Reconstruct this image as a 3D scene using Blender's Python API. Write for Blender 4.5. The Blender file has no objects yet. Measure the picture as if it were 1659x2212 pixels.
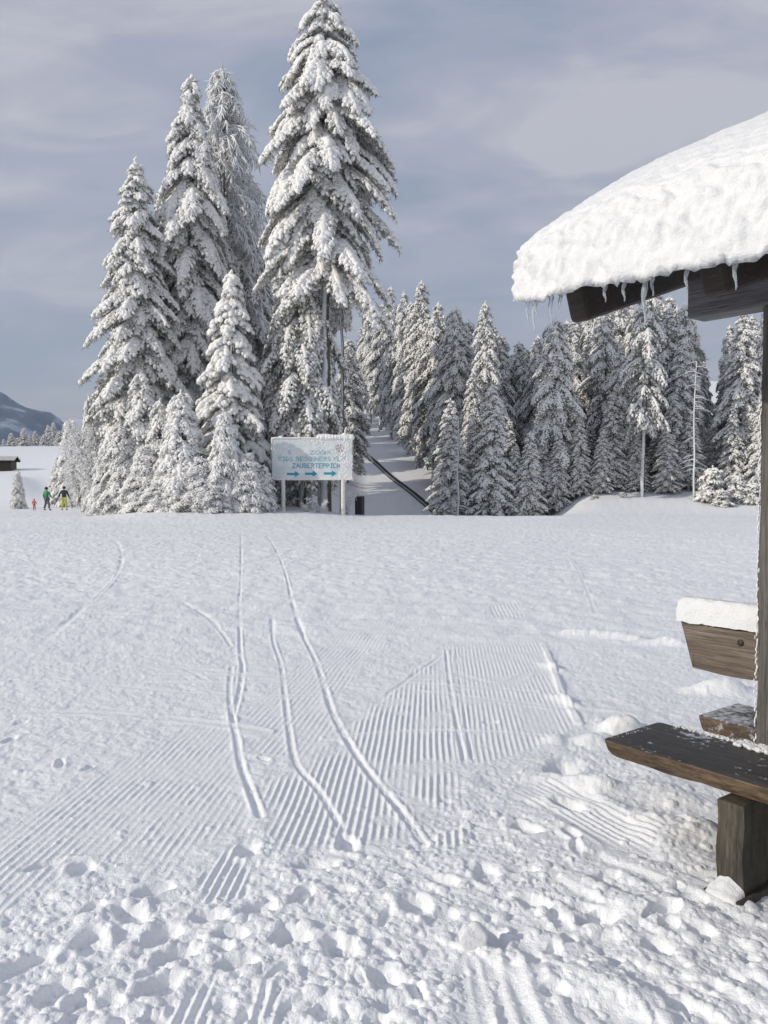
import bpy, bmesh, math, random
import numpy as np
from mathutils import Vector, Matrix

random.seed(7)
RNG = np.random.default_rng(11)
S = bpy.context.scene
COL = S.collection

# ------------------------------------------------------------------ camera, sky, sun, exposure
EYE, PITCH, FPX = 1.6, math.radians(2.04), 1770.0        # focal length for a picture 2212 high
cam = bpy.data.cameras.new('camera')
cam.sensor_fit = 'VERTICAL'
cam.sensor_height = 24.0
cam.lens = 24.0 * FPX / 2212.0
cam.clip_start, cam.clip_end = 0.05, 20000.0
camo = bpy.data.objects.new('camera', cam)
COL.objects.link(camo)
camo.location = (0, 0, EYE)
camo.rotation_euler = (math.pi / 2 - PITCH, 0, 0)
S.camera = camo

SUN_EL, SUN_BETA = math.radians(25), math.radians(24)     # the sun stands left of and a little behind the camera
to_sun = Vector((-math.cos(SUN_BETA) * math.cos(SUN_EL), -math.sin(SUN_BETA) * math.cos(SUN_EL), math.sin(SUN_EL)))
sun = bpy.data.lights.new('sun', 'SUN')
sun.energy, sun.angle, sun.color = 3.25, math.radians(0.6), (1.0, 0.925, 0.79)
suno = bpy.data.objects.new('sun', sun)
COL.objects.link(suno)
suno.rotation_euler = to_sun.to_track_quat('Z', 'Y').to_euler()

W = bpy.data.worlds.new('World')
S.world = W
W.use_nodes = True
nt = W.node_tree
nt.nodes.clear()


def N(t, typ, loc=None, **kw):
    n = t.nodes.new(typ)
    for k, v in kw.items():
        if k.startswith('i_'):
            n.inputs[k[2:].replace('_', ' ')].default_value = v
        else:
            setattr(n, k, v)
    return n


def math_node(t, op, a, b=None, c=None, clamp=False):
    n = t.nodes.new('ShaderNodeMath')
    n.operation = op
    n.use_clamp = clamp
    for i, v in enumerate((a, b, c)):
        if v is None:
            continue
        if isinstance(v, (int, float)):
            n.inputs[i].default_value = v
        else:
            t.links.new(v, n.inputs[i])
    return n.outputs[0]


def ramp(t, fac, stops, interp='LINEAR'):
    n = t.nodes.new('ShaderNodeValToRGB')
    cr = n.color_ramp
    cr.interpolation = interp
    while len(cr.elements) < len(stops):
        cr.elements.new(0.5)
    for e, (p, c) in zip(cr.elements, stops):
        e.position = p
        e.color = (*c, 1) if len(c) == 3 else c
    t.links.new(fac, n.inputs[0])
    return n.outputs[0]


def mixc(t, fac, a, b, blend='MIX'):
    n = t.nodes.new('ShaderNodeMix')
    n.data_type = 'RGBA'
    n.blend_type = blend
    n.clamp_factor = True
    for inp, v in ((n.inputs[0], fac), (n.inputs[6], a), (n.inputs[7], b)):
        if isinstance(v, (int, float)):
            inp.default_value = v
        elif isinstance(v, tuple):
            inp.default_value = (*v, 1)
        else:
            t.links.new(v, inp)
    return n.outputs[2]


tc = N(nt, 'ShaderNodeTexCoord')
sep = N(nt, 'ShaderNodeSeparateXYZ')
nt.links.new(tc.outputs['Generated'], sep.inputs[0])
zc = math_node(nt, 'MAXIMUM', sep.outputs[2], 0.0)
den = math_node(nt, 'ADD', zc, 0.28)
cx = math_node(nt, 'DIVIDE', sep.outputs[0], den)
cy = math_node(nt, 'DIVIDE', sep.outputs[1], den)
cmb = N(nt, 'ShaderNodeCombineXYZ')
nt.links.new(cx, cmb.inputs[0])
nt.links.new(cy, cmb.inputs[1])
mp = N(nt, 'ShaderNodeMapping')
mp.inputs['Rotation'].default_value = (0, 0, math.radians(-14))
mp.inputs['Scale'].default_value = (0.9, 1.7, 1)
nt.links.new(cmb.outputs[0], mp.inputs[0])
n1 = N(nt, 'ShaderNodeTexNoise', i_Scale=1.5, i_Detail=7.0, i_Roughness=0.52, i_Distortion=0.5)
nt.links.new(mp.outputs[0], n1.inputs['Vector'])
n2 = N(nt, 'ShaderNodeTexNoise', i_Scale=0.6, i_Detail=3.0, i_Roughness=0.5)
nt.links.new(mp.outputs[0], n2.inputs['Vector'])
n3 = N(nt, 'ShaderNodeTexNoise', i_Scale=3.6, i_Detail=6.0, i_Roughness=0.55, i_Distortion=0.8)
nt.links.new(mp.outputs[0], n3.inputs['Vector'])
ncl = math_node(nt, 'ADD', math_node(nt, 'MULTIPLY', n1.outputs[0], 0.62), math_node(nt, 'MULTIPLY', n2.outputs[0], 0.20))
ncl = math_node(nt, 'ADD', ncl, math_node(nt, 'MULTIPLY', n3.outputs[0], 0.30))
cloud = ramp(nt, ncl, [(0.455, (0.285, 0.335, 0.46)), (0.52, (0.385, 0.42, 0.535)), (0.575, (0.47, 0.475, 0.57)), (0.645, (0.66, 0.64, 0.68))])
hz = ramp(nt, zc, [(0.0, (1, 1, 1)), (0.08, (0.9, 0.9, 0.9)), (0.22, (0.42, 0.42, 0.42)), (0.5, (0, 0, 0))])
cloud = mixc(nt, hz, cloud, mixc(nt, 0.45, (0.86, 0.86, 0.83), cloud))
sky = N(nt, 'ShaderNodeTexSky')
sky.sky_type = 'NISHITA'
sky.sun_disc = False
sky.sun_elevation = SUN_EL
sky.sun_rotation = math.atan2(to_sun.x, to_sun.y)
bg1 = N(nt, 'ShaderNodeBackground', i_Strength=0.09)
nt.links.new(sky.outputs[0], bg1.inputs[0])
bg2 = N(nt, 'ShaderNodeBackground', i_Strength=1.0)
nt.links.new(cloud, bg2.inputs[0])
ms = N(nt, 'ShaderNodeMixShader')
ms.inputs[0].default_value = 0.84
nt.links.new(bg1.outputs[0], ms.inputs[1])
nt.links.new(bg2.outputs[0], ms.inputs[2])
wo = N(nt, 'ShaderNodeOutputWorld')
nt.links.new(ms.outputs[0], wo.inputs[0])

S.view_settings.view_transform = 'Standard'
S.view_settings.look = 'None'
S.view_settings.exposure = 0.07
S.view_settings.gamma = 1.0
S.cycles.max_bounces = 6
S.cycles.diffuse_bounces = 3
S.cycles.glossy_bounces = 2
S.cycles.transmission_bounces = 4
S.cycles.volume_bounces = 0
S.cycles.use_denoising = True


# ------------------------------------------------------------------ helpers
def at(px, py, d):
    """world point seen at a spot of the photograph (2212 high), at forward distance d"""
    rx, ry = (px - 829.5) / FPX, -(py - 1106.0) / FPX
    dx = rx
    dy = math.cos(PITCH) + ry * math.sin(PITCH)
    dz = -math.sin(PITCH) + ry * math.cos(PITCH)
    k = d / dy
    return Vector((dx * k, d, EYE + dz * k))


def gr(px, py):
    """ground point (z = 0) seen at a spot of the photograph"""
    rx, ry = (px - 829.5) / FPX, -(py - 1106.0) / FPX
    dy = math.cos(PITCH) + ry * math.sin(PITCH)
    dz = -math.sin(PITCH) + ry * math.cos(PITCH)
    k = EYE / -dz
    return (rx * k, dy * k)


def ss(a, b, x):
    t = np.clip((np.asarray(x, dtype=float) - a) / (b - a), 0, 1)
    return t * t * (3 - 2 * t)


_G = {}


def vn(x, y, cell, seed):
    """smooth value noise -1..1 on arrays"""
    if seed not in _G:
        _G[seed] = np.random.default_rng(seed).random((256, 256)).astype(np.float32) * 2 - 1
    g = _G[seed]
    fx, fy = x / cell, y / cell
    ix, iy = np.floor(fx).astype(np.int64), np.floor(fy).astype(np.int64)
    tx, ty = fx - ix, fy - iy
    tx = tx * tx * (3 - 2 * tx)
    ty = ty * ty * (3 - 2 * ty)
    a, b, c, d = ix & 255, (ix + 1) & 255, iy & 255, (iy + 1) & 255
    return (g[c, a] * (1 - tx) + g[c, b] * tx) * (1 - ty) + (g[d, a] * (1 - tx) + g[d, b] * tx) * ty


def tag(o, label=None, cat=None, group=None, kind=None):
    if label: o['label'] = label
    if cat: o['category'] = cat
    if group: o['group'] = group
    if kind: o['kind'] = kind
    return o


def empty(name, loc, label, cat, group=None, rz=0.0):
    o = bpy.data.objects.new(name, None)
    o.empty_display_size = 0.3
    COL.objects.link(o)
    o.location = loc
    o.rotation_euler = (0, 0, rz)
    return tag(o, label, cat, group)


def link_mesh(name, me, mat, parent=None):
    o = bpy.data.objects.new(name, me)
    COL.objects.link(o)
    if mat is not None and len(me.materials) == 0:
        me.materials.append(mat)
    if parent is not None:
        o.parent = parent
    return o


def np_mesh(name, V, F, smooth=True):
    """mesh from an (n,3) array and an (m,k) array of equal-sized faces"""
    me = bpy.data.meshes.new(name)
    V = np.ascontiguousarray(V, dtype=np.float32)
    F = np.ascontiguousarray(F, dtype=np.int32)
    m, k = F.shape
    me.vertices.add(len(V))
    me.vertices.foreach_set('co', V.ravel())
    me.loops.add(m * k)
    me.loops.foreach_set('vertex_index', F.ravel())
    me.polygons.add(m)
    me.polygons.foreach_set('loop_start', np.arange(0, m * k, k, dtype=np.int32))
    me.polygons.foreach_set('loop_total', np.full(m, k, dtype=np.int32))
    me.update(calc_edges=True)
    if smooth:
        me.shade_smooth()
    return me


def bm_obj(name, bm, mat, parent=None, smooth=False):
    bmesh.ops.recalc_face_normals(bm, faces=bm.faces[:])
    me = bpy.data.meshes.new(name)
    bm.to_mesh(me)
    bm.free()
    if smooth:
        me.shade_smooth()
    return link_mesh(name, me, mat, parent)


def bm_box(bm, lo, hi, bevel=0.0, seg=2, mat=None):
    r = bmesh.ops.create_cube(bm, size=1.0)
    vs = r['verts']
    for v in vs:
        v.co = Vector([(lo[i] + hi[i]) / 2 + v.co[i] * (hi[i] - lo[i]) for i in range(3)])
    if bevel:
        es = list({e for v in vs for e in v.link_edges})
        g = bmesh.ops.bevel(bm, geom=es, offset=bevel, segments=seg, affect='EDGES', profile=0.6)
        vs = list({v for f in g['faces'] for v in f.verts} | {v for v in vs if v.is_valid})
    if mat is not None:
        for v in vs:
            v.co = mat @ v.co
    return vs


def tubes(polys, radii, sides=5, cap=False):
    """one vertex/face array of round tubes along polylines (list of (n,3)); radii list of (n,)"""
    Vs, Fs, off = [], [], 0
    ang = np.arange(sides) * 2 * math.pi / sides
    for P, R in zip(polys, radii):
        P = np.asarray(P, float)
        n = len(P)
        T = np.gradient(P, axis=0)
        T /= np.linalg.norm(T, axis=1)[:, None] + 1e-9
        ref = np.array([0, 0, 1.0]) if abs(T[0, 2]) < 0.9 else np.array([1.0, 0, 0])
        A = np.cross(T, ref)
        A /= np.linalg.norm(A, axis=1)[:, None] + 1e-9
        B = np.cross(T, A)
        ring = A[:, None, :] * np.cos(ang)[None, :, None] + B[:, None, :] * np.sin(ang)[None, :, None]
        V = P[:, None, :] + ring * np.asarray(R, float)[:, None, None]
        Vs.append(V.reshape(-1, 3))
        i = np.arange(n - 1)[:, None] * sides
        j = np.arange(sides)[None, :]
        jn = (j + 1) % sides
        F = np.stack([i + j, i + jn, i + sides + jn, i + sides + j], -1).reshape(-1, 4)
        Fs.append(F + off)
        off += n * sides
    return np.concatenate(Vs), np.concatenate(Fs)


def tube_obj(name, polys, radii, mat, parent=None, sides=8):
    V, F = tubes(polys, radii, sides)
    return link_mesh(name, np_mesh(name, V, F), mat, parent)


def copy_tree(o, parent=None):
    c = o.copy()
    COL.objects.link(c)
    if parent is not None:
        c.parent = parent
    for ch in o.children:
        copy_tree(ch, c)
    return c


# ------------------------------------------------------------------ materials
def new_mat(name):
    m = bpy.data.materials.new(name)
    m.use_nodes = True
    t = m.node_tree
    return m, t, t.nodes['Principled BSDF']


def bump(t, bsdf, height, strength, dist):
    b = t.nodes.new('ShaderNodeBump')
    b.inputs['Strength'].default_value = strength
    b.inputs['Distance'].default_value = dist
    t.links.new(height, b.inputs['Height'])
    t.links.new(b.outputs[0], bsdf.inputs['Normal'])
    return b


def noise(t, scale, detail=3.0, rough=0.5, vec=None, coord='Object', scl=None):
    n = t.nodes.new('ShaderNodeTexNoise')
    n.inputs['Scale'].default_value = scale
    n.inputs['Detail'].default_value = detail
    n.inputs['Roughness'].default_value = rough
    if vec is None:
        c = t.nodes.new('ShaderNodeTexCoord')
        vec = c.outputs[coord]
        if scl:
            mpn = t.nodes.new('ShaderNodeMapping')
            mpn.inputs['Scale'].default_value = scl
            t.links.new(vec, mpn.inputs[0])
            vec = mpn.outputs[0]
    t.links.new(vec, n.inputs['Vector'])
    return n.outputs[0]


def snow_mat(name, col=(0.86, 0.875, 0.905), scales=((45, 1.0), (160, 0.5)), strength=0.5, dist=0.012, rough=0.55):
    m, t, b = new_mat(name)
    b.inputs['Base Color'].default_value = (*col, 1)
    b.inputs['Roughness'].default_value = rough
    b.inputs['Specular IOR Level'].default_value = 0.25
    h = None
    for s, w in scales:
        v = math_node(t, 'MULTIPLY', noise(t, s, 3.0, 0.6), w)
        h = v if h is None else math_node(t, 'ADD', h, v)
    bump(t, b, h, strength, dist)
    return m


M_ground = snow_mat('snow_ground', (0.875, 0.89, 0.91), ((38, 1.0), (130, 0.7), (7, 1.3)), 0.55, 0.012)
M_roofsnow = snow_mat('snow_roof', (0.80, 0.81, 0.825), ((22, 1.0), (90, 0.6), (260, 0.4)), 0.6, 0.015)
M_treesnow = snow_mat('snow_tree', (0.87, 0.865, 0.85), ((5, 1.0), (16, 0.7)), 0.6, 0.08, 0.7)
M_rime = snow_mat('rime', (0.84, 0.845, 0.85), ((12, 1.0),), 0.4, 0.05, 0.7)


def needle_mat():
    m, t, b = new_mat('needles')
    n = noise(t, 1.3, 3.0, 0.6)
    c = ramp(t, n, [(0.3, (0.03, 0.036, 0.02)), (0.55, (0.07, 0.072, 0.036)), (0.75, (0.12, 0.11, 0.065))])
    n2 = noise(t, 4.0, 2.0, 0.6)
    f = ramp(t, n2, [(0.36, (0, 0, 0)), (0.56, (0.9, 0.9, 0.9))])
    c = mixc(t, f, c, (0.56, 0.565, 0.55))
    t.links.new(c, b.inputs['Base Color'])
    b.inputs['Roughness'].default_value = 0.75
    b.inputs['Specular IOR Level'].default_value = 0.2
    return m


def bark_mat():
    """bark with rime plastered on the windward (left) side"""
    m, t, b = new_mat('rimed_bark')
    n = noise(t, 3.0, 4.0, 0.6, scl=(4, 4, 0.7))
    c = ramp(t, n, [(0.3, (0.045, 0.035, 0.028)), (0.7, (0.13, 0.105, 0.085))])
    g = t.nodes.new('ShaderNodeNewGeometry')
    d = t.nodes.new('ShaderNodeVectorMath')
    d.operation = 'DOT_PRODUCT'
    t.links.new(g.outputs['Normal'], d.inputs[0])
    d.inputs[1].default_value = Vector((-0.75, -0.55, 0.35)).normalized()
    s = math_node(t, 'ADD', d.outputs['Value'], math_node(t, 'MULTIPLY', math_node(t, 'SUBTRACT', noise(t, 2.2, 4.0, 0.6), 0.5), 1.3))
    f = ramp(t, s, [(0.05, (0, 0, 0)), (0.45, (0.9, 0.9, 0.9))])
    c = mixc(t, f, c, (0.72, 0.74, 0.77))
    t.links.new(c, b.inputs['Base Color'])
    b.inputs['Roughness'].default_value = 0.85
    bump(t, b, n, 0.5, 0.05)
    return m


def wood_mat(name, dark, light, grain=(1, 1, 14), rough=0.7, frost=0.0, coord='Object', cut=(0.3, 0.72)):
    m, t, b = new_mat(name)
    n = noise(t, 3.0, 6.0, 0.65, scl=grain, coord=coord)
    c = ramp(t, n, [(cut[0], dark), (cut[1], light)])
    n2 = noise(t, 2.5, 3.0, 0.5, coord=coord)
    c = mixc(t, ramp(t, n2, [(0.4, (0, 0, 0)), (0.7, (0.5, 0.5, 0.5))]), c, tuple(x * 0.5 for x in dark))
    nf = noise(t, 3.0, 8.0, 0.7, scl=tuple(q * 3.5 if q > 3 else q * 1.3 for q in grain), coord=coord)
    c = mixc(t, ramp(t, nf, [(0.36, (0.85, 0.85, 0.85)), (0.46, (0.0, 0.0, 0.0))]), c, tuple(x * 0.35 for x in dark))
    c = mixc(t, ramp(t, nf, [(0.56, (0.0, 0.0, 0.0)), (0.70, (0.55, 0.55, 0.55))]), c, tuple(min(1, x * 1.5) for x in light))
    if frost:
        n3 = noise(t, 30.0, 4.0, 0.7, coord=coord)
        n4 = noise(t, 3.0, 2.0, 0.5, coord=coord)
        f = ramp(t, math_node(t, 'ADD', n3, math_node(t, 'MULTIPLY', n4, 0.6)), [(0.92 - frost, (0, 0, 0)), (1.12 - frost, (0.85, 0.85, 0.85))])
        c = mixc(t, f, c, (0.62, 0.65, 0.70))
    t.links.new(c, b.inputs['Base Color'])
    b.inputs['Roughness'].default_value = rough
    bump(t, b, math_node(t, 'ADD', n, nf), 0.8, 0.006)
    return m


def plain_mat(name, col, rough=0.6, metal=0.0, var=0.15, scale=6.0):
    m, t, b = new_mat(name)
    n = noise(t, scale, 4.0, 0.6)
    c = ramp(t, n, [(0.3, tuple(x * (1 - var) for x in col)), (0.7, tuple(min(1, x * (1 + var)) for x in col))])
    t.links.new(c, b.inputs['Base Color'])
    b.inputs['Roughness'].default_value = rough
    b.inputs['Metallic'].default_value = metal
    return m


M_needles, M_bark = needle_mat(), bark_mat()
M_hoar = plain_mat('hoar_needles', (0.40, 0.41, 0.40), 0.8, 0, 0.6, 2.5)
M_seat = wood_mat('seat_wood', (0.013, 0.012, 0.012), (0.075, 0.068, 0.064), (1.2, 26, 26), 0.5, 0.04)
M_seat_edge = wood_mat('seat_edge_wood', (0.028, 0.018, 0.011), (0.22, 0.145, 0.085), (3, 16, 18), 0.75, 0.0)
M_post = wood_mat('post_wood', (0.045, 0.042, 0.040), (0.19, 0.175, 0.155), (26, 26, 0.9), 0.75, 0.0)
M_leg = wood_mat('leg_wood', (0.04, 0.034, 0.024), (0.13, 0.11, 0.08), (9, 9, 2.0), 0.75, 0.0)
M_back = wood_mat('backrest_wood', (0.075, 0.048, 0.032), (0.28, 0.235, 0.19), (1.2, 16, 24), 0.7, 0.0)
M_beam = wood_mat('beam_wood', (0.085, 0.085, 0.09), (0.22, 0.22, 0.23), (1.2, 12, 16), 0.7, 0.0)
M_rafter = wood_mat('rafter_wood', (0.02, 0.016, 0.013), (0.07, 0.05, 0.038), (1.5, 12, 16), 0.6, 0.0)
M_boards = wood_mat('roof_board_wood', (0.05, 0.025, 0.018), (0.16, 0.085, 0.06), (1.5, 12, 12), 0.7, 0.0)
M_hut = wood_mat('hut_wood', (0.025, 0.017, 0.012), (0.07, 0.05, 0.035), (2, 2, 10), 0.8, 0.0)
M_rubber = plain_mat('conveyor_rubber', (0.014, 0.014, 0.016), 0.6)
M_rail = plain_mat('conveyor_rail', (0.03, 0.032, 0.036), 0.5)
M_pole = plain_mat('sign_post_paint', (0.72, 0.71, 0.66), 0.6, 0, 0.12, 9)
M_teal = plain_mat('teal_paint', (0.02, 0.27, 0.40), 0.5, 0, 0.1, 5)
M_text = plain_mat('blue_grey_paint', (0.10, 0.30, 0.42), 0.5, 0, 0.25, 8)
M_faded = plain_mat('faded_teal_paint', (0.30, 0.48, 0.52), 0.6, 0, 0.3, 8)
M_red = plain_mat('faded_red_paint', (0.42, 0.27, 0.26), 0.6, 0, 0.2, 8)
M_cabinet = plain_mat('cabinet_paint', (0.05, 0.052, 0.06), 0.5)
M_bolt = plain_mat('rusty_iron', (0.03, 0.02, 0.016), 0.6)


def sign_mat():
    m, t, b = new_mat('sign_board_paint')
    n = noise(t, 1.6, 5.0, 0.65)
    f = ramp(t, n, [(0.40, (0.55, 0.64, 0.66)), (0.54, (0.68, 0.72, 0.73)), (0.68, (0.78, 0.79, 0.80))])
    t.links.new(f, b.inputs['Base Color'])
    b.inputs['Roughness'].default_value = 0.55
    bump(t, b, noise(t, 14.0, 4.0, 0.6), 0.4, 0.02)
    return m


M_sign = sign_mat()


def ice_mat():
    m, t, b = new_mat('ice')
    b.inputs['Base Color'].default_value = (0.86, 0.92, 0.97, 1)
    b.inputs['Roughness'].default_value = 0.08
    b.inputs['IOR'].default_value = 1.31
    b.inputs['Transmission Weight'].default_value = 0.75
    return m


M_ice = ice_mat()


# ------------------------------------------------------------------ ground
def H(x, y):
    """large shape of the snowfield: a level plateau, a dip behind its edge, the piste rising beyond it"""
    x = np.asarray(x, float)
    y = np.asarray(y, float)
    r = x / np.maximum(y, 1.0)
    dip = ss(-0.075, -0.02, r) * (1 - ss(0.17, 0.25, r))
    berm = ss(0.19, 0.27, r)
    z = -1.1 * ss(40, 46, y) * dip + (0.34 + 0.10 * np.sin(x * 0.55)) * ss(32, 39, y) * (1 - ss(-0.1, -0.02, r)) + 0.75 * ss(40, 46.5, y) * berm
    yy = np.minimum(y, 150.0)
    mid = z + 0.190 * np.maximum(yy - 46.5, 0)
    yl = np.minimum(y, 205.0)
    left = -0.50 * ss(36, 64, y) + 0.084 * np.maximum(yl - 72, 0) - 0.12 * np.clip(y - 212, 0, 300)
    left = left + 1.4 * (1 - ss(-0.455, -0.405, r)) * ss(74, 84, y) * (1 - ss(92, 108, y))  # far-left ridge, added for the shade on its right-hand flank
    k = ss(-0.375, -0.27, r)
    far = ss(260, 700, y)
    z = left * (1 - k) + mid * k
    z = z * (1 - far) + far * (-20.0)
    z = z + 0.075 * vn(x, y, 7.0, 3) * ss(5, 14, y) + 0.10 * vn(x, y, 19.0, 4) * ss(42, 60, y)
    return z


def hz1(x, y):
    return float(H(np.array([x]), np.array([y]))[0])


def poly_sd(px, py, pts):
    """signed distance to a polygon (positive inside)"""
    pts = np.asarray(pts, float)
    best = np.full(px.shape, 1e9)
    inside = np.zeros(px.shape, bool)
    n = len(pts)
    for i in range(n):
        a, b = pts[i], pts[(i + 1) % n]
        e = b - a
        wx, wy = px - a[0], py - a[1]
        t = np.clip((wx * e[0] + wy * e[1]) / (e @ e), 0, 1)
        best = np.minimum(best, (wx - e[0] * t) ** 2 + (wy - e[1] * t) ** 2)
        c = ((a[1] <= py) & (b[1] > py)) | ((b[1] <= py) & (a[1] > py))
        with np.errstate(divide='ignore', invalid='ignore'):
            xi = a[0] + (py - a[1]) / (b[1] - a[1] + 1e-12) * e[0]
        inside ^= c & (px < xi)
    d = np.sqrt(best)
    return np.where(inside, d, -d)


def build_ground():
    # rows get closer together towards the viewer's spot, columns fan out
    near = [1.5]
    while near[-1] < 10.5:
        near.append(near[-1] + max(0.0045, near[-1] ** 2 / 1450.0))
    far = [near[-1]]
    while far[-1] < 62:
        far.append(far[-1] + max(near[-1] - near[-2], far[-1] ** 2 / 3600.0))
    rest = list(np.geomspace(63, 5600, 66))
    back = [-400, -150, -60, -25, -10, -4, -1.5, 0, 0.6, 1.0, 1.25]
    ys = np.array(back + near + far[1:] + rest)
    nc = 1750
    uc = np.linspace(-0.86, 0.86, nc)
    side = 0.86 + np.geomspace(0.002, 6.0, 34)
    us = np.concatenate([-side[::-1], uc, side])
    sc = np.maximum(ys, 1.5) + 0.25
    sc[ys < 0] = np.maximum(1.75, -ys[ys < 0] * 0.8)
    X = np.clip(us[None, :] * sc[:, None], -5400, 5400)
    X[:, 0] -= 20
    X[:, -1] += 20
    X = np.sort(X + np.linspace(-0.001, 0.001, len(us))[None, :] * 50 * (np.abs(X) > 5399), 1)
    Y = np.repeat(ys[:, None], len(us), 1)
    Z = H(X, Y)

    i0, i1 = len(back), int(np.searchsorted(ys, 60.0))          # detail rows
    sl = slice(i0, i1)
    x, y = X[sl], Y[sl]
    yr, scr = ys[sl], sc[sl]
    # warped coordinates give ragged patch borders
    wx = x + 0.10 * vn(x, y, 0.35, 21) + 0.035 * vn(x, y, 0.08, 22)
    wy = y + 0.16 * vn(x, y, 0.35, 23) + 0.05 * vn(x, y, 0.09, 24)
    G = lambda L: [gr(a, b) for a, b in L]
    k10 = int(np.searchsorted(yr, 13.0))
    nx, ny, nwx, nwy = x[:k10], y[:k10], wx[:k10], wy[:k10]

    def ridged(cx_, cy_, ang, period, seed):
        c, s = math.cos(ang), math.sin(ang)
        q = cx_ * c - cy_ * s + 0.006 * vn(cx_, cy_, 0.5, seed)
        return np.power(0.5 + 0.5 * np.cos(q * 2 * math.pi / period), 1.6)

    main = math.radians(3.2)
    patches = [
        ([(965, 1395), (1060, 1385), (1170, 1385), (1200, 1450), (1250, 1560), (1220, 1590), (1080, 1640), (1010, 1655), (978, 1500)], main + 0.02, 0.036, 0.0085),
        ([(945, 1425), (975, 1500), (1003, 1650), (985, 1730), (880, 1715), (830, 1690), (760, 1600), (745, 1565), (850, 1490)], main, 0.038, 0.012),
        ([(560, 1770), (600, 1680), (700, 1600), (765, 1600), (860, 1720), (880, 1800), (760, 1835), (590, 1830)], main, 0.038, 0.012),
        ([(-300, 2100), (-300, 1900), (0, 1800), (200, 1680), (420, 1560), (500, 1560), (540, 1700), (550, 1790), (440, 1810), (380, 1900), (200, 1880), (60, 1930), (0, 2020)], main + 0.03, 0.040, 0.0085),
        ([(515, 1540), (600, 1450), (760, 1340), (880, 1340), (800, 1430), (700, 1510), (720, 1600), (640, 1650), (530, 1590)], math.radians(7.5), 0.042, 0.0075),
        ([(430, 1900), (520, 1800), (560, 1800), (540, 1880), (520, 1935), (440, 1940)], main + 0.02, 0.038, 0.012),
        ([(400, 2140), (480, 2105), (470, 2260), (270, 2260)], main, 0.038, 0.012),
        ([(558, 2130), (612, 2118), (615, 2260), (545, 2260)], main, 0.038, 0.012),
        ([(980, 2060), (1050, 2060), (1090, 2260), (1010, 2260)], math.radians(-1), 0.046, 0.011),
        ([(1060, 2050), (1160, 2050), (1260, 2260), (1090, 2260)], math.radians(-3), 0.075, 0.018),
        ([(950, 1790), (1010, 1780), (1010, 1830), (940, 1830)], main, 0.038, 0.010),
        ([(1100, 1700), (1200, 1690), (1440, 1800), (1425, 1870), (1310, 1850)], math.radians(-26), 0.036, 0.010),
        ([(1060, 1310), (1120, 1305), (1130, 1330), (1060, 1335)], main, 0.05, 0.008),
    ]
    groom = np.zeros(nx.shape)
    ridge = np.zeros(nx.shape)
    for i, (pts, ang, per, amp) in enumerate(patches):
        small = i >= 5
        sd = poly_sd(nx + 0.3 * (nwx - nx), ny + 0.3 * (nwy - ny), G(pts)) if small else poly_sd(nwx, nwy, G(pts))
        m = ss(-0.03, 0.03, sd) if small else ss(-0.05, 0.13, sd)
        if i == 0:
            sd = poly_sd(nx + 0.35 * (nwx - nx), ny + 0.35 * (nwy - ny), G(pts))
            m = ss(-0.03, 0.05, sd)
        brk = ss(-0.75, -0.15, vn(nx, ny, 0.35, 40 + i) + 0.6 * vn(nx, ny, 0.12, 60 + i))
        if i in (3, 4):
            brk = (0.15 + 0.85 * ss(-0.5, 0.5, vn(nx, ny, 0.3, 40 + i) + 0.8 * vn(nx, ny, 0.09, 60 + i))) * (0.45 + 0.55 * ss(-0.6, 0.3, vn(nx, ny, 0.045, 65 + i)))
        ridge = np.maximum(ridge, m * (0.25 + 0.75 * brk) * amp * (0.95 if small else 0.74) * ridged(nx, ny, ang, per, 80 + i))
        groom = np.maximum(groom, m)

    tramp_pts = [(-400, 2000), (0, 1960), (200, 1890), (400, 1905), (560, 1820), (740, 1840), (900, 1790), (980, 1720), (1020, 1665), (1100, 1640), (1220, 1590),
                 (1290, 1545), (1400, 1560), (1500, 1700), (1560, 1720), (1620, 1900), (2300, 2000), (2300, 2500), (1100, 2900), (-600, 2900)]
    tr = ss(-0.15, 0.15, poly_sd(nx + 0.18 * vn(nx, ny, 0.5, 26), ny + 0.18 * vn(nx, ny, 0.5, 27), G(tramp_pts)))
    band = ss(-0.15, 0.2, poly_sd(nwx, nwy, G([(870, 1355), (1010, 1330), (1240, 1310), (1300, 1330), (1250, 1385), (1120, 1395), (940, 1402)])))
    tr = np.maximum(tr * (1 - 0.92 * groom), band * 0.55 * (1 - 0.8 * groom))
    D = np.zeros(x.shape)
    n10 = D[:k10]
    # broken, trodden crust
    fb = (0.012 * vn(nx, ny, 0.34, 31) + 0.006 * vn(nx, ny, 0.15, 32) + 0.0032 * vn(nx, ny, 0.072, 33) + 0.0040 * vn(nx, ny, 0.036, 34) + 0.0042 * vn(nx, ny, 0.018, 29))
    diag = 0.022 * vn((nx * 0.8 + ny * 0.6) , (nx * 0.6 - ny * 0.8) * 3.2, 0.7, 35) * ss(0.5, 1.2, nx)
    n10 += tr * (fb + diag)
    lr = (1 - tr) * (1 - groom)
    nf_ = 1 - ss(9.5, 12.9, ny)
    n10 += 0.68 * nf_ * lr * (0.0075 * vn(nx, ny, 0.20, 36) + 0.0065 * vn(nx, ny, 0.07, 37) + 0.0062 * vn(nx, ny, 0.034, 38) + 0.003 * vn(nx, ny, 0.017, 28) + 0.010 * vn(nx, ny, 0.7, 39))
    n10 += groom * (0.0015 * vn(nx, ny, 0.03, 30) - 0.004) + ridge
    # farther: streaks left by skis that swept across, and soft hummocks
    fy = ss(6, 10, y)
    st = vn(x * 0.22 + y * 0.05, y, 0.33, 51) * (0.5 + 0.5 * vn(x, y, 2.2, 52))
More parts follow.
